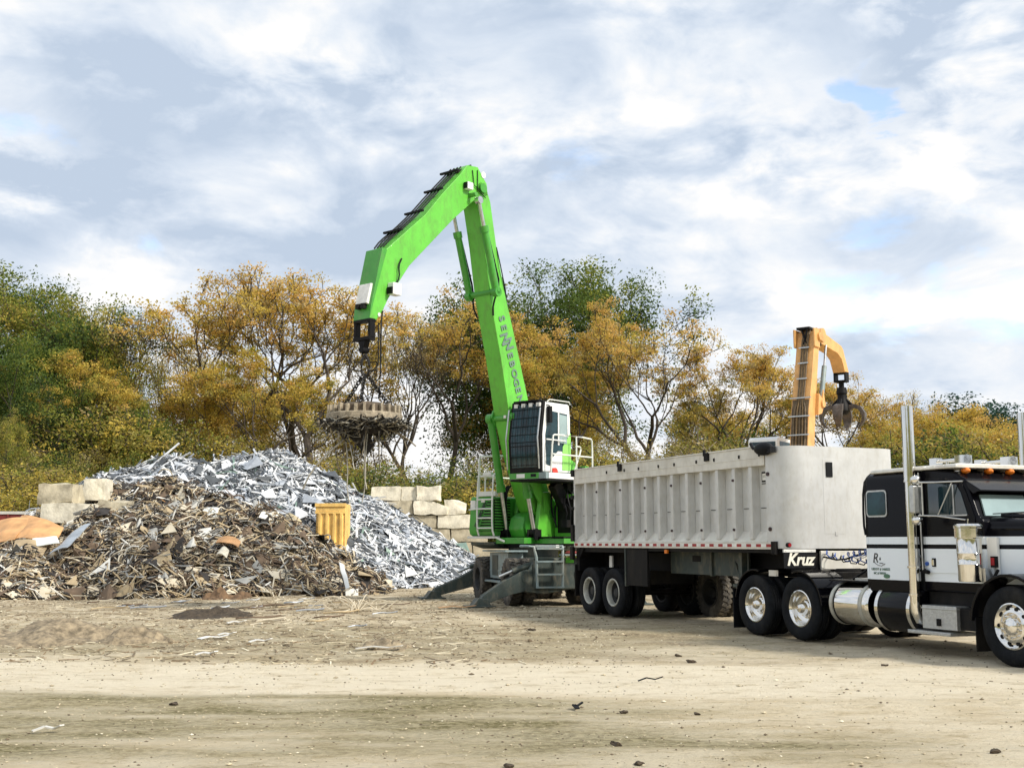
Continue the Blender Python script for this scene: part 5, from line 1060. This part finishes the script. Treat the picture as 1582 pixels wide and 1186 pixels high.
# dark soil mound with clods
def mound(x, y, rx, ry, h, mt, label, seed):
    b = MB(); n = 26; vs = []; fs = []
    for j in range(n+1):
        for i in range(n+1):
            u = (i/n-.5)*2; v = (j/n-.5)*2; d = u*u+v*v; z = h*max(0, 1-d)**1.0*(.8+1.5*noise.noise((u*2.2+seed, v*2.2, 0)))+.4*h*noise.noise((u*6, v*6, seed))*(d < .8)+(.05*noise.noise((u*9, v*9, seed)) if d < .95 else 0)-.05*d
            vs.append((u*rx, v*ry, z))
    fs = [(j*(n+1)+i, j*(n+1)+i+1, (j+1)*(n+1)+i+1, (j+1)*(n+1)+i) for j in range(n) for i in range(n)]
    b.add(vs, fs); o = b.build('soil_mound', mt, None); o.location = (x, y, gh(x, y)-.01); tag(o, label, 'soil mound')
dk = mat('dark_damp_soil', (.06, .045, .03), .95, 0, .5, 12, .8, 25); md_ = mat('dry_rubbly_soil', (.25, .20, .13), .95, 0, .5, 8, .8, 20)
p = gp(330, 950); mound(p.x, p.y, 1.5, 1.3, .13, dk, 'dark soil mound in front of the brown heap', 3)
p = gp(350, 925); mound(p.x, p.y, .8, 1.0, .2, mat('rust_brown_soil', (.14, .085, .045), .95, 0, .4, 8, .5, 20), 'rust brown soil lump against the toe of the brown heap', 4)
p = gp(50, 988); mound(p.x, p.y, 1.9, 1.6, .2, md_, 'low rubbly dirt mound at the left edge', 5)
p = gp(205, 990); mound(p.x, p.y, .8, .9, .14, md_, 'small dirt hump right of the low rubbly mound', 6)
p = gp(600, 1000); mound(p.x, p.y, .5, .7, .08, md_, 'small brown dirt lump beside the light track', 7)
# stones, clods and chips scattered over the yard
def scatter():
    rnd = random.Random(8); b = MB()
    base = [Vector(v) for v in ((1, 0, 0), (-1, 0, 0), (0, 1, 0), (0, -1, 0), (0, 0, 1), (0, 0, -1))]; F = [(0, 2, 4), (2, 1, 4), (1, 3, 4), (3, 0, 4), (2, 0, 5), (1, 2, 5), (3, 1, 5), (0, 3, 5)]
    for i in range(24000):
        y = 5+34*rnd.random()**1.3; x = rnd.uniform(-.5, .5)*y*1.0; dirty = y > 15.5 and x < 2-.0*y
        if not dirty and rnd.random() < (.3 if (y < 12.5 and x < 2) else .62): continue
        s = rnd.uniform(.002, .008)*(1+y*.06)*(1.9 if rnd.random() < .06 else 1); z = gh(x, y)
        mi = rnd.choices((0, 1, 2), (5, 3, 1.2) if dirty else (3, 7, .5))[0]
        b.add([Vector((x, y, z+s*.3))+Vector((v.x*s*rnd.uniform(.6, 1.8), v.y*s*rnd.uniform(.6, 1.5), v.z*s*.6)) for v in base], F, mi)
    for i in range(2400):
        y = rnd.uniform(16, 35); x = rnd.uniform(-.52, .02)*y; L_ = rnd.uniform(.04, .3); a = rnd.uniform(0, 6.28); z = gh(x, y)+.01; d = Vector((math.cos(a)*L_/2, math.sin(a)*L_/2, rnd.uniform(-.01, .02)))
        if x > -.5 and rnd.random() < .5: continue
        b.bar(Vector((x, y, z))-d, Vector((x, y, z))+d, rnd.uniform(.008, .03), .008, mi=rnd.choices((0, 1, 2, 3), (4, 4, 3, 3))[0])
    b.off = Vector((0, 0, 0)); o = b.build('gravel', [mat('dark_clod', (.16, .125, .08), .95, 0, .3), mat('tan_stone', (.48, .41, .28), .95, 0, .3), mat('pale_chip', (.72, .66, .5), .9, 0, .1), mat('brown_chip', (.22, .15, .08), .9)], None, smooth=False, fix=False); tag(o, 'clods, pebbles and chips scattered over the packed dirt yard', 'gravel', kind='stuff')
scatter()
for i, (x, y, s, lb) in enumerate([(953, 1152, .05, 'dark clod in the centre of the near foreground'), (1068, 1023, .07, 'dark clod below the trailer landing legs'), (1048, 1016, .05, 'small dark clod left of the pair below the landing legs'), (822, 973, .08, 'dark clod on the dirt below the green machine'), (987, 1180, .045, 'dark clod at the bottom edge right of centre'),
        (1366, 1028, .05, 'dark clod in front of the truck tool box'), (963, 1101, .05, 'flat brown clod on the track, centre right'), (1536, 1165, .05, 'dark clod near the lower right corner'), (786, 1182, .04, 'dark clod at the bottom edge left of centre'), (1076, 1102, .04, 'small clod on the light track right of centre'), (268, 1087, .05, 'dark pebble on the olive soil at left')]):
    bm = bmesh.new(); bmesh.ops.create_icosphere(bm, subdivisions=2, radius=s*.6)
    for v in bm.verts: v.co = Vector((v.co.x*1.5, v.co.y, v.co.z*.5)); v.co += noise.noise_vector(v.co*30+Vector((i, 0, 0)))*s*.5
    me = bpy.data.meshes.new('clod'); bm.to_mesh(me); bm.free(); me.materials.append(dk); o = bpy.data.objects.new('clod', me); sc.collection.objects.link(o); p = gp(x, y); o.location = (p.x, p.y, gh(p.x, p.y)+s*.3); tag(o, lb, 'clod')
# ------------------------------------------------------------------ orange handler behind the trailer
def build_orange():
    h = Vector((.6, .8, 0)); loc = Vector((11.45, 46.0, 0)); root = empty('orange_handler', loc, math.atan2(.8, .6), 'older orange scrap handler rising behind the trailer with its grapple hanging', 'scrap handler')
    O = M['orange']
    BK = [(2.0, -.9), (4.0, -.55), (5.4, -.25), (6.7, -.05), (8.0, .35), (9.6, .75), (10.2, .9)]
    def bx_(z):
        for (za, xa_), (zb, xb_) in zip(BK, BK[1:]):
            if z <= zb: return xa_+(xb_-xa_)*(z-za)/(zb-za)
        return BK[-1][1]
    b = MB(); b.prism([(-.9, 2.0), (-.2, 2.0), (.15, 4.0), (.42, 5.5), (.72, 7.3), (1.12, 9.0), (1.32, 9.85), (1.2, 10.05), (.9, 10.05), (.75, 9.6), (.35, 8), (-.05, 6.7), (-.25, 5.4), (-.55, 4)], -.38, .38); bm_ = b.build('boom', O, root, bevel=.02)
    b = MB(); b.prism([(bx_(z)-.015, z) for z in (2.0, 4.0, 5.4, 6.7, 7.2)]+[(bx_(z)+.02, z) for z in (7.2, 6.7, 5.4, 4.0, 2.0)], -.34, .34); b.build('back_plate', M['brownsteel'], bm_)
    b = MB()
    for i, y in enumerate((-.26, -.15, -.03, .1, .23)): b.tube([(bx_(z)-.05, y*(1 if z < 7.2 else .5), z) for z in (2.2, 4.2, 5.4, 6.7, 7.2, 7.6, 8.4, 9.2, 9.8)]+[(1.0, y*.5, 10.2)], .036, 6, smooth=1, mi=i % 2)
    b.build('hydraulic_hoses', [M['brownsteel'], mat('tan_brown_hose', (.2, .13, .06), .7, 0, .3, 5)], bm_)
    for z in (5.75, 6.5, 7.25, 8.05, 8.7, 9.35):
        b = MB(); w = .44 if z < 7.5 else .22; b.box(bx_(z)-.12, bx_(z)-.06, -w, w, z, z+.05); b.build('hose_clamp', M['steel'], bm_)
    b = MB(); b.box(.6, 1.15, .38, .46, 9.4, 10.15); b.box(.6, 1.15, -.46, -.38, 9.4, 10.15); b.cyl((1.05, -.55, 9.85), (1.05, .55, 9.85), .17, n=20); b.build('boom_head', O, root, bevel=.02)
    b = MB(); b.box(.7, 1.25, -.2, .35, 10.15, 10.24); b.bar((.75, -.1, 10.15), (.65, .1, 9.3), .06); b.bar((.75, .15, 10.15), (.68, -.1, 9.5), .06); b.build('hose_bridge', M['black'], root)
    b = MB(); b.cyl((1.45, -.5, 9.95), (1.45, -.2, 9.95), .3, n=20); b.cyl((1.45, .2, 9.95), (1.45, .45, 9.95), .3, n=20); b.box(1.2, 1.7, -.3, .3, 9.55, 9.75, 1); b.build('knuckle', [O, M['black']], root, bevel=.02)
    b = MB(); b.prism([(1.35, 10.28), (1.75, 10.22), (3.95, 9.87), (4.15, 9.75), (4.72, 8.80), (4.28, 8.78), (3.95, 9.3), (3.5, 9.5), (1.9, 9.66), (1.3, 9.64)], -.27, .27); b.build('stick', O, root, bevel=.015)
    b = MB(); b.cyl((1.85, -.42, 9.6), (1.6, -.42, 8.7), .05, mi=1); b.cyl((1.6, -.42, 8.7), (1.12, -.42, 7.2), .1); b.build('stick_cylinder', [M['greylt'], M['steel']], root)
    b = MB(); b.prism([(.55, 6.6), (.95, 6.7), (1.3, 7.2), (1.2, 7.7), (1.05, 7.3), (.7, 7.5)], -.52, -.36); b.cyl((1.0, -.6, 7.1), (1.0, .1, 7.1), .16); b.build('cylinder_bracket', O, root, bevel=.01)
    b = MB(); b.box(4.3, 4.7, -.27, -.2, 8.42, 8.8); b.box(4.3, 4.7, .2, .27, 8.42, 8.8); b.box(4.3, 4.7, -.27, .27, 8.74, 8.82); b.box(4.3, 4.7, -.27, .27, 8.38, 8.46); b.cyl((4.5, 0, 8.42), (4.5, 0, 8.1), .11); b.build('coupler', M['black'], root, bevel=.01)
    b = MB(); b.box(-3.0, 1.1, -1.3, 1.3, 1.5, 2.9); b.build('upper_body', O, root, bevel=.05)
    b = MB(); b.prism([(.0, 3.6), (1.5, 3.6), (1.6, 4.6), (1.35, 5.75), (.15, 5.8), (0, 5.7)], 1.0, 2.3); cb = b.build('cab', M['white'], root, bevel=.06)
    b = MB(); b.box(-.02, 0, 1.1, 2.2, 5.36, 5.6); b.box(-.02, 0, 1.1, 2.2, 4.2, 5.2); b.prism([(.15, 4.5), (1.4, 4.5), (1.25, 5.6), (.2, 5.62)], .985, 1.0); b.build('window', M['glassb'], cb)
    b = MB(); b.tube([(.3, 1.6, 5.78), (.3, 1.6, 6.1)], .012); b.build('aerial', M['hose'], cb)
    b = MB(); b.bar((-.3, 1.2, 2.6), (.6, 1.2, 3.6), .3, .5); b.build('cab_riser', O, root)
    b = MB(); b.box(-2.4, 2.4, -.9, .9, .6, 1.2); b.cyl((0, 0, 1.2), (0, 0, 1.5), .8, n=24); b.build('undercarriage', M['grey'], root, bevel=.02)
    for x in (-1.6, 1.6):
        for s in (-1, 1): wheel(x, s*1.1, root, s, 'dark', .58, .4, 'tyred')
    # grapple hangs from the coupler: a thing of its own
    c = loc+h*4.5; gr = empty('grapple', (c.x, c.y, 6.7), math.atan2(.8, .6)-R(35), 'dark orange peel grapple hanging from the orange boom', 'grapple')
    b = MB(); b.cyl((0, 0, 1.5), (0, 0, 1.15), .1); b.lathe([(.001, 1.45), (.2, 1.45), (.24, 1.2), (.19, 1.15), (.2, .9), (.3, .7), (.34, .45), (.2, .3), (.001, .3)], (0, 0, 0), (0, 0, 1), 16); b.tube([(.15, .1, 1.5), (.3, .1, 1.1), (.25, .1, .7)], .03, 6); b.build('head', M['black'], gr)
    for k in range(4):
        a = 2*math.pi*k/4+.75; b = MB(); u = Vector((math.cos(a), math.sin(a), 0)); v = Vector((-math.sin(a), math.cos(a), 0)); P = [(.2, .45), (.46, .64), (.74, .55), (.9, .28), (.88, .02), (.74, -.2), (.62, -.3)]; W = [.10, .16, .2, .2, .17, .1, .02]; T = [.06, .09, .09, .08, .06, .04, .02]
        vs = []
        for i, (r_, z) in enumerate(P):
            dx = Vector((P[min(i+1, 6)][0]-P[max(i-1, 0)][0], P[min(i+1, 6)][1]-P[max(i-1, 0)][1])).normalized(); nn = u*dx.y*-1+Vector((0, 0, 1))*dx.x
            c0 = u*r_+Vector((0, 0, z)); vs += [c0+v*W[i]+nn*T[i], c0-v*W[i]+nn*T[i], c0-v*W[i]-nn*T[i], c0+v*W[i]-nn*T[i]]
        fs = [(i*4+q, i*4+(q+1) % 4, (i+1)*4+(q+1) % 4, (i+1)*4+q) for i in range(6) for q in range(4)]+[(0, 1, 2, 3), (24, 27, 26, 25)]
        b.add(vs, fs); b.build('tine', mat('worn_grapple_steel', (.12, .1, .085), .5, .5, .3) if k == 0 else bpy.data.materials['worn_grapple_steel'], gr, bevel=.01)
        b = MB(); b.cyl(u*.15+Vector((0, 0, .95)), u*.5+Vector((0, 0, .6)), .06); b.build('tine_cylinder', M['black'], gr)
build_orange()
# ------------------------------------------------------------------ trees
def grow(seed, H, trunk_h, spread, levels, nkid, up, r0, lean=.15, first=3):
    rnd = random.Random(seed); segs = []; tips = []
    def br(p, d, L_, r, lv):
        P = [p]; n = 4 if lv < 3 else 3; dd = d.copy()
        for i in range(n):
            dd = (dd+Vector((rnd.gauss(0, .16), rnd.gauss(0, .16), rnd.gauss(0, .08)+up*.12))).normalized(); P.append(P[-1]+dd*L_/n)
        r1 = r*.68; segs.append((P, r, r1, lv))
        if lv >= levels: tips.append((P[-1], lv)); tips.append((P[-2], lv)); return
        if lv >= levels-1: tips.append((P[-2], lv))
        k = first if lv == 0 else rnd.choice(nkid); a0 = rnd.random()*6.28
        for i in range(k):
            a = a0+6.283*i/k+rnd.gauss(0, .35); ax = dd.orthogonal().normalized(); ax2 = dd.cross(ax)
            sp = spread*rnd.uniform(.6, 1.25); nd = (dd+(ax*math.cos(a)+ax2*math.sin(a))*sp).normalized(); nd = (nd+Vector((0, 0, up*.22))).normalized()
            s = P[-1] if (i == 0 or lv < 1) else P[rnd.choice((-1, -2, -2))]
            br(s, nd, L_*rnd.uniform(.62, .86) if lv else H*.27*rnd.uniform(.85, 1.2), r1*(.95 if i == 0 else .72), lv+1)
    br(Vector((0, 0, -.3)), Vector((rnd.gauss(0, lean), rnd.gauss(0, lean), 1)).normalized(), trunk_h+.3, r0, 0)
    return segs, tips, rnd
def tree_proto(seed, H, trunk_h, spread, levels, nkid, up, r0, cols, nleaf, clump, lsize, flat=.6, bare=0, fill=0, lean=.12, first=3, barkm='bark', drop=.12):
    segs, tips, rnd = grow(seed, H, trunk_h, spread, levels, nkid, up, r0, lean, first)
    zt = max(t[0].z for t in tips); k = H/zt
    b = MB()
    for P, r, r1, lv in segs: b.tube([p*k for p in P], [max(.022, r+(r1-r)*i/(len(P)-1)) for i in range(len(P))], 6 if lv < 2 else 4)
    trunk = b.build('trunk', M[barkm], None, fix=False); tm = trunk.data; bpy.data.objects.remove(trunk)
    vs = []; fs = []; mi = []
    pts = [t[0]*k for t in tips]
    if fill: pts += [Vector((p.x*rnd.uniform(.2, 1.02), p.y*rnd.uniform(.2, 1.02), p.z*rnd.uniform(.35, .98))) for p in pts for _ in range(fill)]
    per = max(3, int(nleaf/len(pts)))
    for p in pts:
        if rnd.random() < drop: continue
        hfrac = p.z/H; dens = rnd.uniform(.35, 1.5)*(1-bare*(1-hfrac)); c = rnd.random(); cr = clump*rnd.uniform(.6, 1.35)
        # one hue for the clump, warmer to the top as the tree turns
        w = [max(.02, wt*(1+bias*(hfrac-.55)*3)) for (_, wt, bias) in cols]; cm = rnd.choices(range(len(cols)), w)[0]
        cn = Vector((rnd.gauss(0, .6), rnd.gauss(0, .6), 1)).normalized()
        for _ in range(int(per*dens)):
            g3 = [max(-1.7, min(1.7, rnd.gauss(0, 1))) for _k in range(3)]; q = p+Vector((g3[0]*cr, g3[1]*cr, g3[2]*cr*flat))
            s = lsize*rnd.uniform(.55, 1.25); n = (cn+Vector((rnd.gauss(0, .6), rnd.gauss(0, .6), rnd.gauss(0, .5)))).normalized(); a = n.orthogonal().normalized(); a = (Matrix.Rotation(rnd.random()*6.28, 3, n) @ a); c2 = n.cross(a)
            i0 = len(vs); vs += [q+a*s, q+c2*s*.5+n*s*.12, q-a*s*.9, q-c2*s*.5+n*s*.12]; fs.append((i0, i0+1, i0+2, i0+3)); mi.append(cm if rnd.random() < .93 else rnd.choices(range(len(cols)), w)[0])
    me = bpy.data.meshes.new('crown'); me.from_pydata(vs, [], fs)
    for c in cols: me.materials.append(LF[c[0]])
    me.polygons.foreach_set('material_index', mi); me.update()
    cx_ = sum(p.x for p in pts)/len(pts); cy_ = sum(p.y for p in pts)/len(pts)
    return tm, me, H, cx_, cy_
O3 = [('orange', 3.2, 1.2), ('gold', 4, .2), ('olive', 3.2, -1), ('pale', .8, .5), ('brown', 1, -.2)]
PR = dict(
 locust=[tree_proto(s, 16, 5.2, .66, 6, (2, 2, 3), .5, .3, O3, 19000, .34, .11, .45, .85, first=3) for s in (1, 2, 3)],
 locustolive=[tree_proto(s, 15, 4, .62, 6, (2, 2, 3), .45, .26, [('olive', 4, -.6), ('gold', 4, .6), ('orange', 1.0, 1), ('yg', 1.2, -.5)], 19000, .36, .11, .55, .5) for s in (14, 15)],
 sparse=[tree_proto(s, 15, 4, .5, 6, (2, 2, 3), .6, .2, [('pale', 2, .6), ('gold', 2, .3), ('olive', 2, -.6)], 7500, .36, .1, .5, .3) for s in (21, 22)],
 dense=[tree_proto(s, 17, 3, .75, 5, (2, 3, 3), .35, .34, [('dark', 3.6, -.8), ('green', 4, .3), ('yg', 1.0, .9)], 46000, .62, .135, .75, 0, fill=1, drop=.03) for s in (31, 32)],
 yellowgreen=[tree_proto(s, 16, 3, .7, 5, (2, 3, 3), .4, .3, [('yg', 3, .5), ('olive', 3.5, .3), ('green', 2.4, -.9), ('gold', .8, .6)], 30000, .46, .12, .7, 0, fill=1) for s in (41, 42)],
 gold=[tree_proto(s, 12, 2, .75, 5, (2, 3), .35, .22, [('gold', 5, .5), ('orange', 1.6, .8), ('olive', 3, -.9), ('brown', .7, -.3)], 26000, .42, .11, .7, 0, fill=1) for s in (51, 52)],
 bushgold=[tree_proto(s, 5, .5, .95, 4, (2, 3), .3, .09, [('gold', 2.4, .4), ('olive', 5, -.2), ('brown', .8, 0), ('yg', 1, 0)], 11000, .34, .1, .75, 0, fill=2, first=5) for s in (61, 62)],
 bushgreen=[tree_proto(s, 5, .4, 1.0, 4, (2, 3), .3, .09, [('green', 3, .3), ('dark', 2.6, -.5), ('yg', 1.6, .5), ('olive', 3.4, 0)], 11000, .34, .1, .75, 0, fill=2, first=5) for s in (71, 72)],
 bushbrown=[tree_proto(s, 5, .5, .9, 5, (2, 3), .3, .08, [('brown', 2.2, 0), ('olive', 4, 0), ('pale', .6, .3)], 7000, .32, .09, .75, 0, first=5, barkm='barkpale') for s in (81,)],
 bare=[tree_proto(91, 14, 5, .5, 6, (2, 2, 3), .6, .24, [('brown', 1, 0), ('pale', 1, 0)], 1200, .4, .1)],
 pine=[tree_proto(95, 15, 3, .8, 4, (3,), .2, .25, [('pine', 4, 0), ('dark', 2, 0)], 14000, .7, .2, .6, fill=1)])
BASEZ = {}
tr = random.Random(77); cnt = {}
def put(kind, pxx, topy, Y, wscale, name, label, cat, group, fat=1):
    v = cnt.get(kind, 0); cnt[kind] = v+1; tm, cm, H, ccx, ccy = PR[kind][v % len(PR[kind])]
    p = px(pxx, topy+(19 if name == 'tree' else 8), Y); z = gh(p.x, Y); s = (p.z-z)/H
    o = bpy.data.objects.new(name, None); sc.collection.objects.link(o); an_ = tr.uniform(0, 6.28); k_ = s*wscale; o.location = (p.x-(ccx*math.cos(an_)-ccy*math.sin(an_))*k_, Y-(ccx*math.sin(an_)+ccy*math.cos(an_))*k_, z-.05); o.rotation_euler = (0, 0, an_); o.scale = (s*wscale, s*wscale, s); tag(o, label, cat, group)
    for nm, me in (('trunk', tm), ('crown', cm)):
        c = bpy.data.objects.new(nm, me); sc.collection.objects.link(c); c.parent = o
TG = 'autumn trees along the bank behind the yard'
T = [('dense', -40, 398, 84, .9, 'dark green tree at the left picture edge, tallest there'), ('dense', 45, 418, 80, .95, 'dark green dense tree second from the left edge'), ('yellowgreen', 120, 418, 82, .85, 'yellow green rounded tree beside the dark left edge tree'),
 ('dense', 10, 500, 72, .9, 'lower bright green tree at the left edge in front of the dark ones'), ('yellowgreen', 172, 462, 78, .75, 'olive green tree sloping down toward the gap on the left'), ('locustolive', 100, 520, 74, .8, 'olive brown tree above the perched stone block'),
 ('bare', 208, 452, 79, .7, 'nearly bare dark branched tree at the left gap'), ('locustolive', 235, 540, 80, .8, 'olive tree in the low gap left of the tall orange trees'), ('sparse', 275, 505, 92, .8, 'wispy pale tree rising in the sky gap on the left'), ('gold', 292, 548, 84, .9, 'low golden tree in the sky gap on the left'),
 ('locust', 362, 408, 80, .82, 'tall orange topped tree, leftmost of the tall group'), ('locust', 432, 406, 84, .85, 'tall orange topped tree in the middle of the left group'), ('locust', 512, 416, 80, .85, 'tall orange topped tree just left of the raised stick'), ('locustolive', 395, 520, 76, .8, 'shorter olive tree under the tall orange group'), ('locustolive', 480, 540, 76, .8, 'shorter olive tree behind the magnet chains'), ('gold', 335, 560, 78, .8, 'golden low tree at the foot of the leftmost orange tree'),
 ('sparse', 590, 455, 84, .8, 'thin leaved tree right behind the magnet'), ('sparse', 640, 470, 88, .75, 'thin leaved tree between magnet and green boom'), ('locust', 700, 455, 82, .8, 'orange crowned tree with dark trunk just left of the green boom'), ('bare', 655, 500, 80, .7, 'bare forked tree in the bright gap left of the boom'),
 ('dense', 765, 388, 92, .8, 'tall dark green tree behind the green boom'), ('dense', 870, 392, 92, .85, 'tall dark green tree right of the green boom'), ('yellowgreen', 925, 470, 90, .6, 'green shoulder tree beside the tall dark green one'), ('locust', 800, 470, 82, .72, 'orange tree in front of the tall dark green tree near the boom'), ('locust', 905, 462, 80, .7, 'orange tree in front of the right dark green tree'), ('locustolive', 850, 520, 78, .8, 'olive tree behind the operator cab'),
 ('locust', 995, 486, 78, .85, 'wide spreading orange tree standing alone above the trailer'), ('locustolive', 1085, 545, 82, .8, 'olive gold tree right of the lone spreading tree'), ('locust', 1150, 516, 80, .8, 'orange tree above the middle of the trailer'), ('locust', 1215, 514, 82, .8, 'orange tree left of the orange boom'), ('pine', 1075, 590, 100, .7, 'dark blue green tree far behind above the trailer'),
 ('locust', 1300, 560, 80, .85, 'orange tree behind the hanging grapple'), ('locustolive', 1262, 575, 84, .8, 'olive tree behind the orange boom'), ('gold', 1355, 585, 84, .9, 'golden tree left of the near exhaust stack'), ('locustolive', 1345, 620, 76, .8, 'olive tree low behind the trailer nose'), ('sparse', 1408, 584, 86, .9, 'greyish thin tree right of the near exhaust stack'), ('gold', 1440, 608, 84, .95, 'brown gold tree above the cab roof'),
 ('gold', 1500, 622, 80, 1, 'bright golden tree left of the far exhaust stack'), ('gold', 1560, 640, 78, 1, 'golden tree behind the far exhaust stack'), ('gold', 1615, 650, 80, 1, 'golden tree at the right picture edge'),
 ('pine', 1490, 597, 135, 1.0, 'far blue green tree on the horizon, leftmost of three'), ('pine', 1535, 600, 135, 1.0, 'far blue green tree on the horizon, middle of three'), ('pine', 1582, 612, 135, 1.1, 'far blue green tree on the horizon at the right edge')]
T += [('dense', 60, 520, 70, .8, 'dark green lower tree standing above the orange sheets'), ('locustolive', 150, 560, 71, .8, 'olive tree standing above the small white block'), ('dense', 215, 600, 72, .7, 'low dark green tree behind the left shoulder of the heap'), ('yellowgreen', 20, 610, 62, .7, 'small yellow green tree at the far left edge above the red flatbed'), ('locustolive', 350, 560, 92, .8, 'olive gold filler tree behind the leftmost tall orange tree'), ('gold', 410, 575, 93, .9, 'golden tree deep behind the middle tall orange tree'), ('locustolive', 470, 565, 92, .8, 'olive gold tree deep behind the magnet coupler'), ('gold', 540, 590, 92, .9, 'golden tree deep behind the hanging magnet'),
 ('gold', 760, 600, 90, .9, 'golden low tree deep behind the green boom'), ('gold', 880, 590, 88, .9, 'golden low tree under the right dark green tree'), ('gold', 1110, 610, 90, .9, 'golden low tree above the trailer middle'), ('gold', 1190, 600, 90, .9, 'golden low tree behind the orange boom foot')]
for k, x, y, Y, w, lb in T: put(k, x, y, Y, w*(1.3 if k in ('locust', 'locustolive', 'gold') else 1.12), 'tree', lb, 'tree', TG)
def place_words(x):
    for lim, wd in ((70, 'at the far left edge'), (200, 'above the perched stone blocks'), (340, 'behind the left shoulder of the heap'), (500, 'behind the silver heap crest'), (620, 'behind the hanging magnet load'), (740, 'on the grassy bank above the block wall'), (900, 'behind the green machine cab'), (1040, 'above the rear half of the trailer'), (1200, 'above the front half of the trailer'), (1380, 'behind the grapple and trailer nose'), (1480, 'between the two exhaust stacks'), (9999, 'at the right edge behind the truck cab')):
        if x < lim: return wd
x = -30; i = 0
while x < 1640:
    top = 625 if x < 300 else (680 if x < 540 else (705 if x < 745 else (675 if x < 950 else (682 if x < 1060 else (668 if x < 1230 else (690 if x < 1370 else 660))))))
    kd = tr.choices(['bushgold', 'bushgreen', 'bushbrown'], (4, 3, 4) if x > 300 else (1.5, 6, 3))[0]; col = {'bushgold': 'golden olive', 'bushgreen': 'dark green', 'bushbrown': 'brownish thin'}[kd]
    put(kd, x, top+tr.uniform(-28, 30), tr.uniform(68, 76), tr.uniform(.9, 1.25), 'bush', f'{col} bush {place_words(x)}', 'bush', f'{col} bushes {place_words(x)}')
    if x < 545 or x > 760:
        kd = tr.choice(['bushgold', 'bushgreen', 'bushgreen'] if x > 250 else ['bushgreen', 'bushgreen', 'bushbrown']); col = {'bushgold': 'golden olive', 'bushgreen': 'dark green', 'bushbrown': 'brownish thin'}[kd]
        put(kd, x+15, top+60+tr.uniform(-15, 25), tr.uniform(64, 68), tr.uniform(1, 1.3), 'bush', f'{col} bush {place_words(x+15)}', 'bush', f'{col} bushes {place_words(x+15)}')
    x += tr.uniform(26, 44); i += 1
for x, y, Y in ((560, 712, 66), (600, 735, 65), (640, 728, 65), (690, 722, 66), (725, 735, 65), (30, 700, 56), (65, 735, 52), (10, 745, 52), (100, 715, 56), (140, 722, 56)):
    kd = 'bushgreen' if x % 2 == 0 and x > 500 else 'bushgold'; col = {'bushgold': 'golden olive', 'bushgreen': 'dark green'}[kd]
    put(kd, x, y, Y, 1.3, 'bush', f'{col} bush {place_words(x)}', 'bush', f'{col} bushes {place_words(x)}')
def grass():
    rnd = random.Random(9); vs = []; fs = []; mi = []
    for i in range(26000):
        Y = rnd.uniform(56.5, 74); X = rnd.uniform(-16, 10); z = gh(X, Y); s = rnd.uniform(.15, .6); a = rnd.random()*6.28; w = rnd.uniform(.02, .06)
        d = Vector((math.cos(a)*w, math.sin(a)*w, 0)); t = Vector((X+rnd.gauss(0, .12), Y+rnd.gauss(0, .12), z+s)); p = Vector((X, Y, z-.03)); k = len(vs); vs += [p-d, p+d, t]; fs.append((k, k+1, k+2)); mi.append(rnd.choices((0, 1, 2, 3), (3, 3, 2, 1))[0])
    me = bpy.data.meshes.new('grass'); me.from_pydata(vs, [], fs); [me.materials.append(LF[c]) for c in ('yg', 'olive', 'green', 'pale')]; me.polygons.foreach_set('material_index', mi)
    o = bpy.data.objects.new('grass', me); sc.collection.objects.link(o); tag(o, 'rough yellow green grass growing over the bank behind the block wall', 'grass', kind='stuff')
grass()
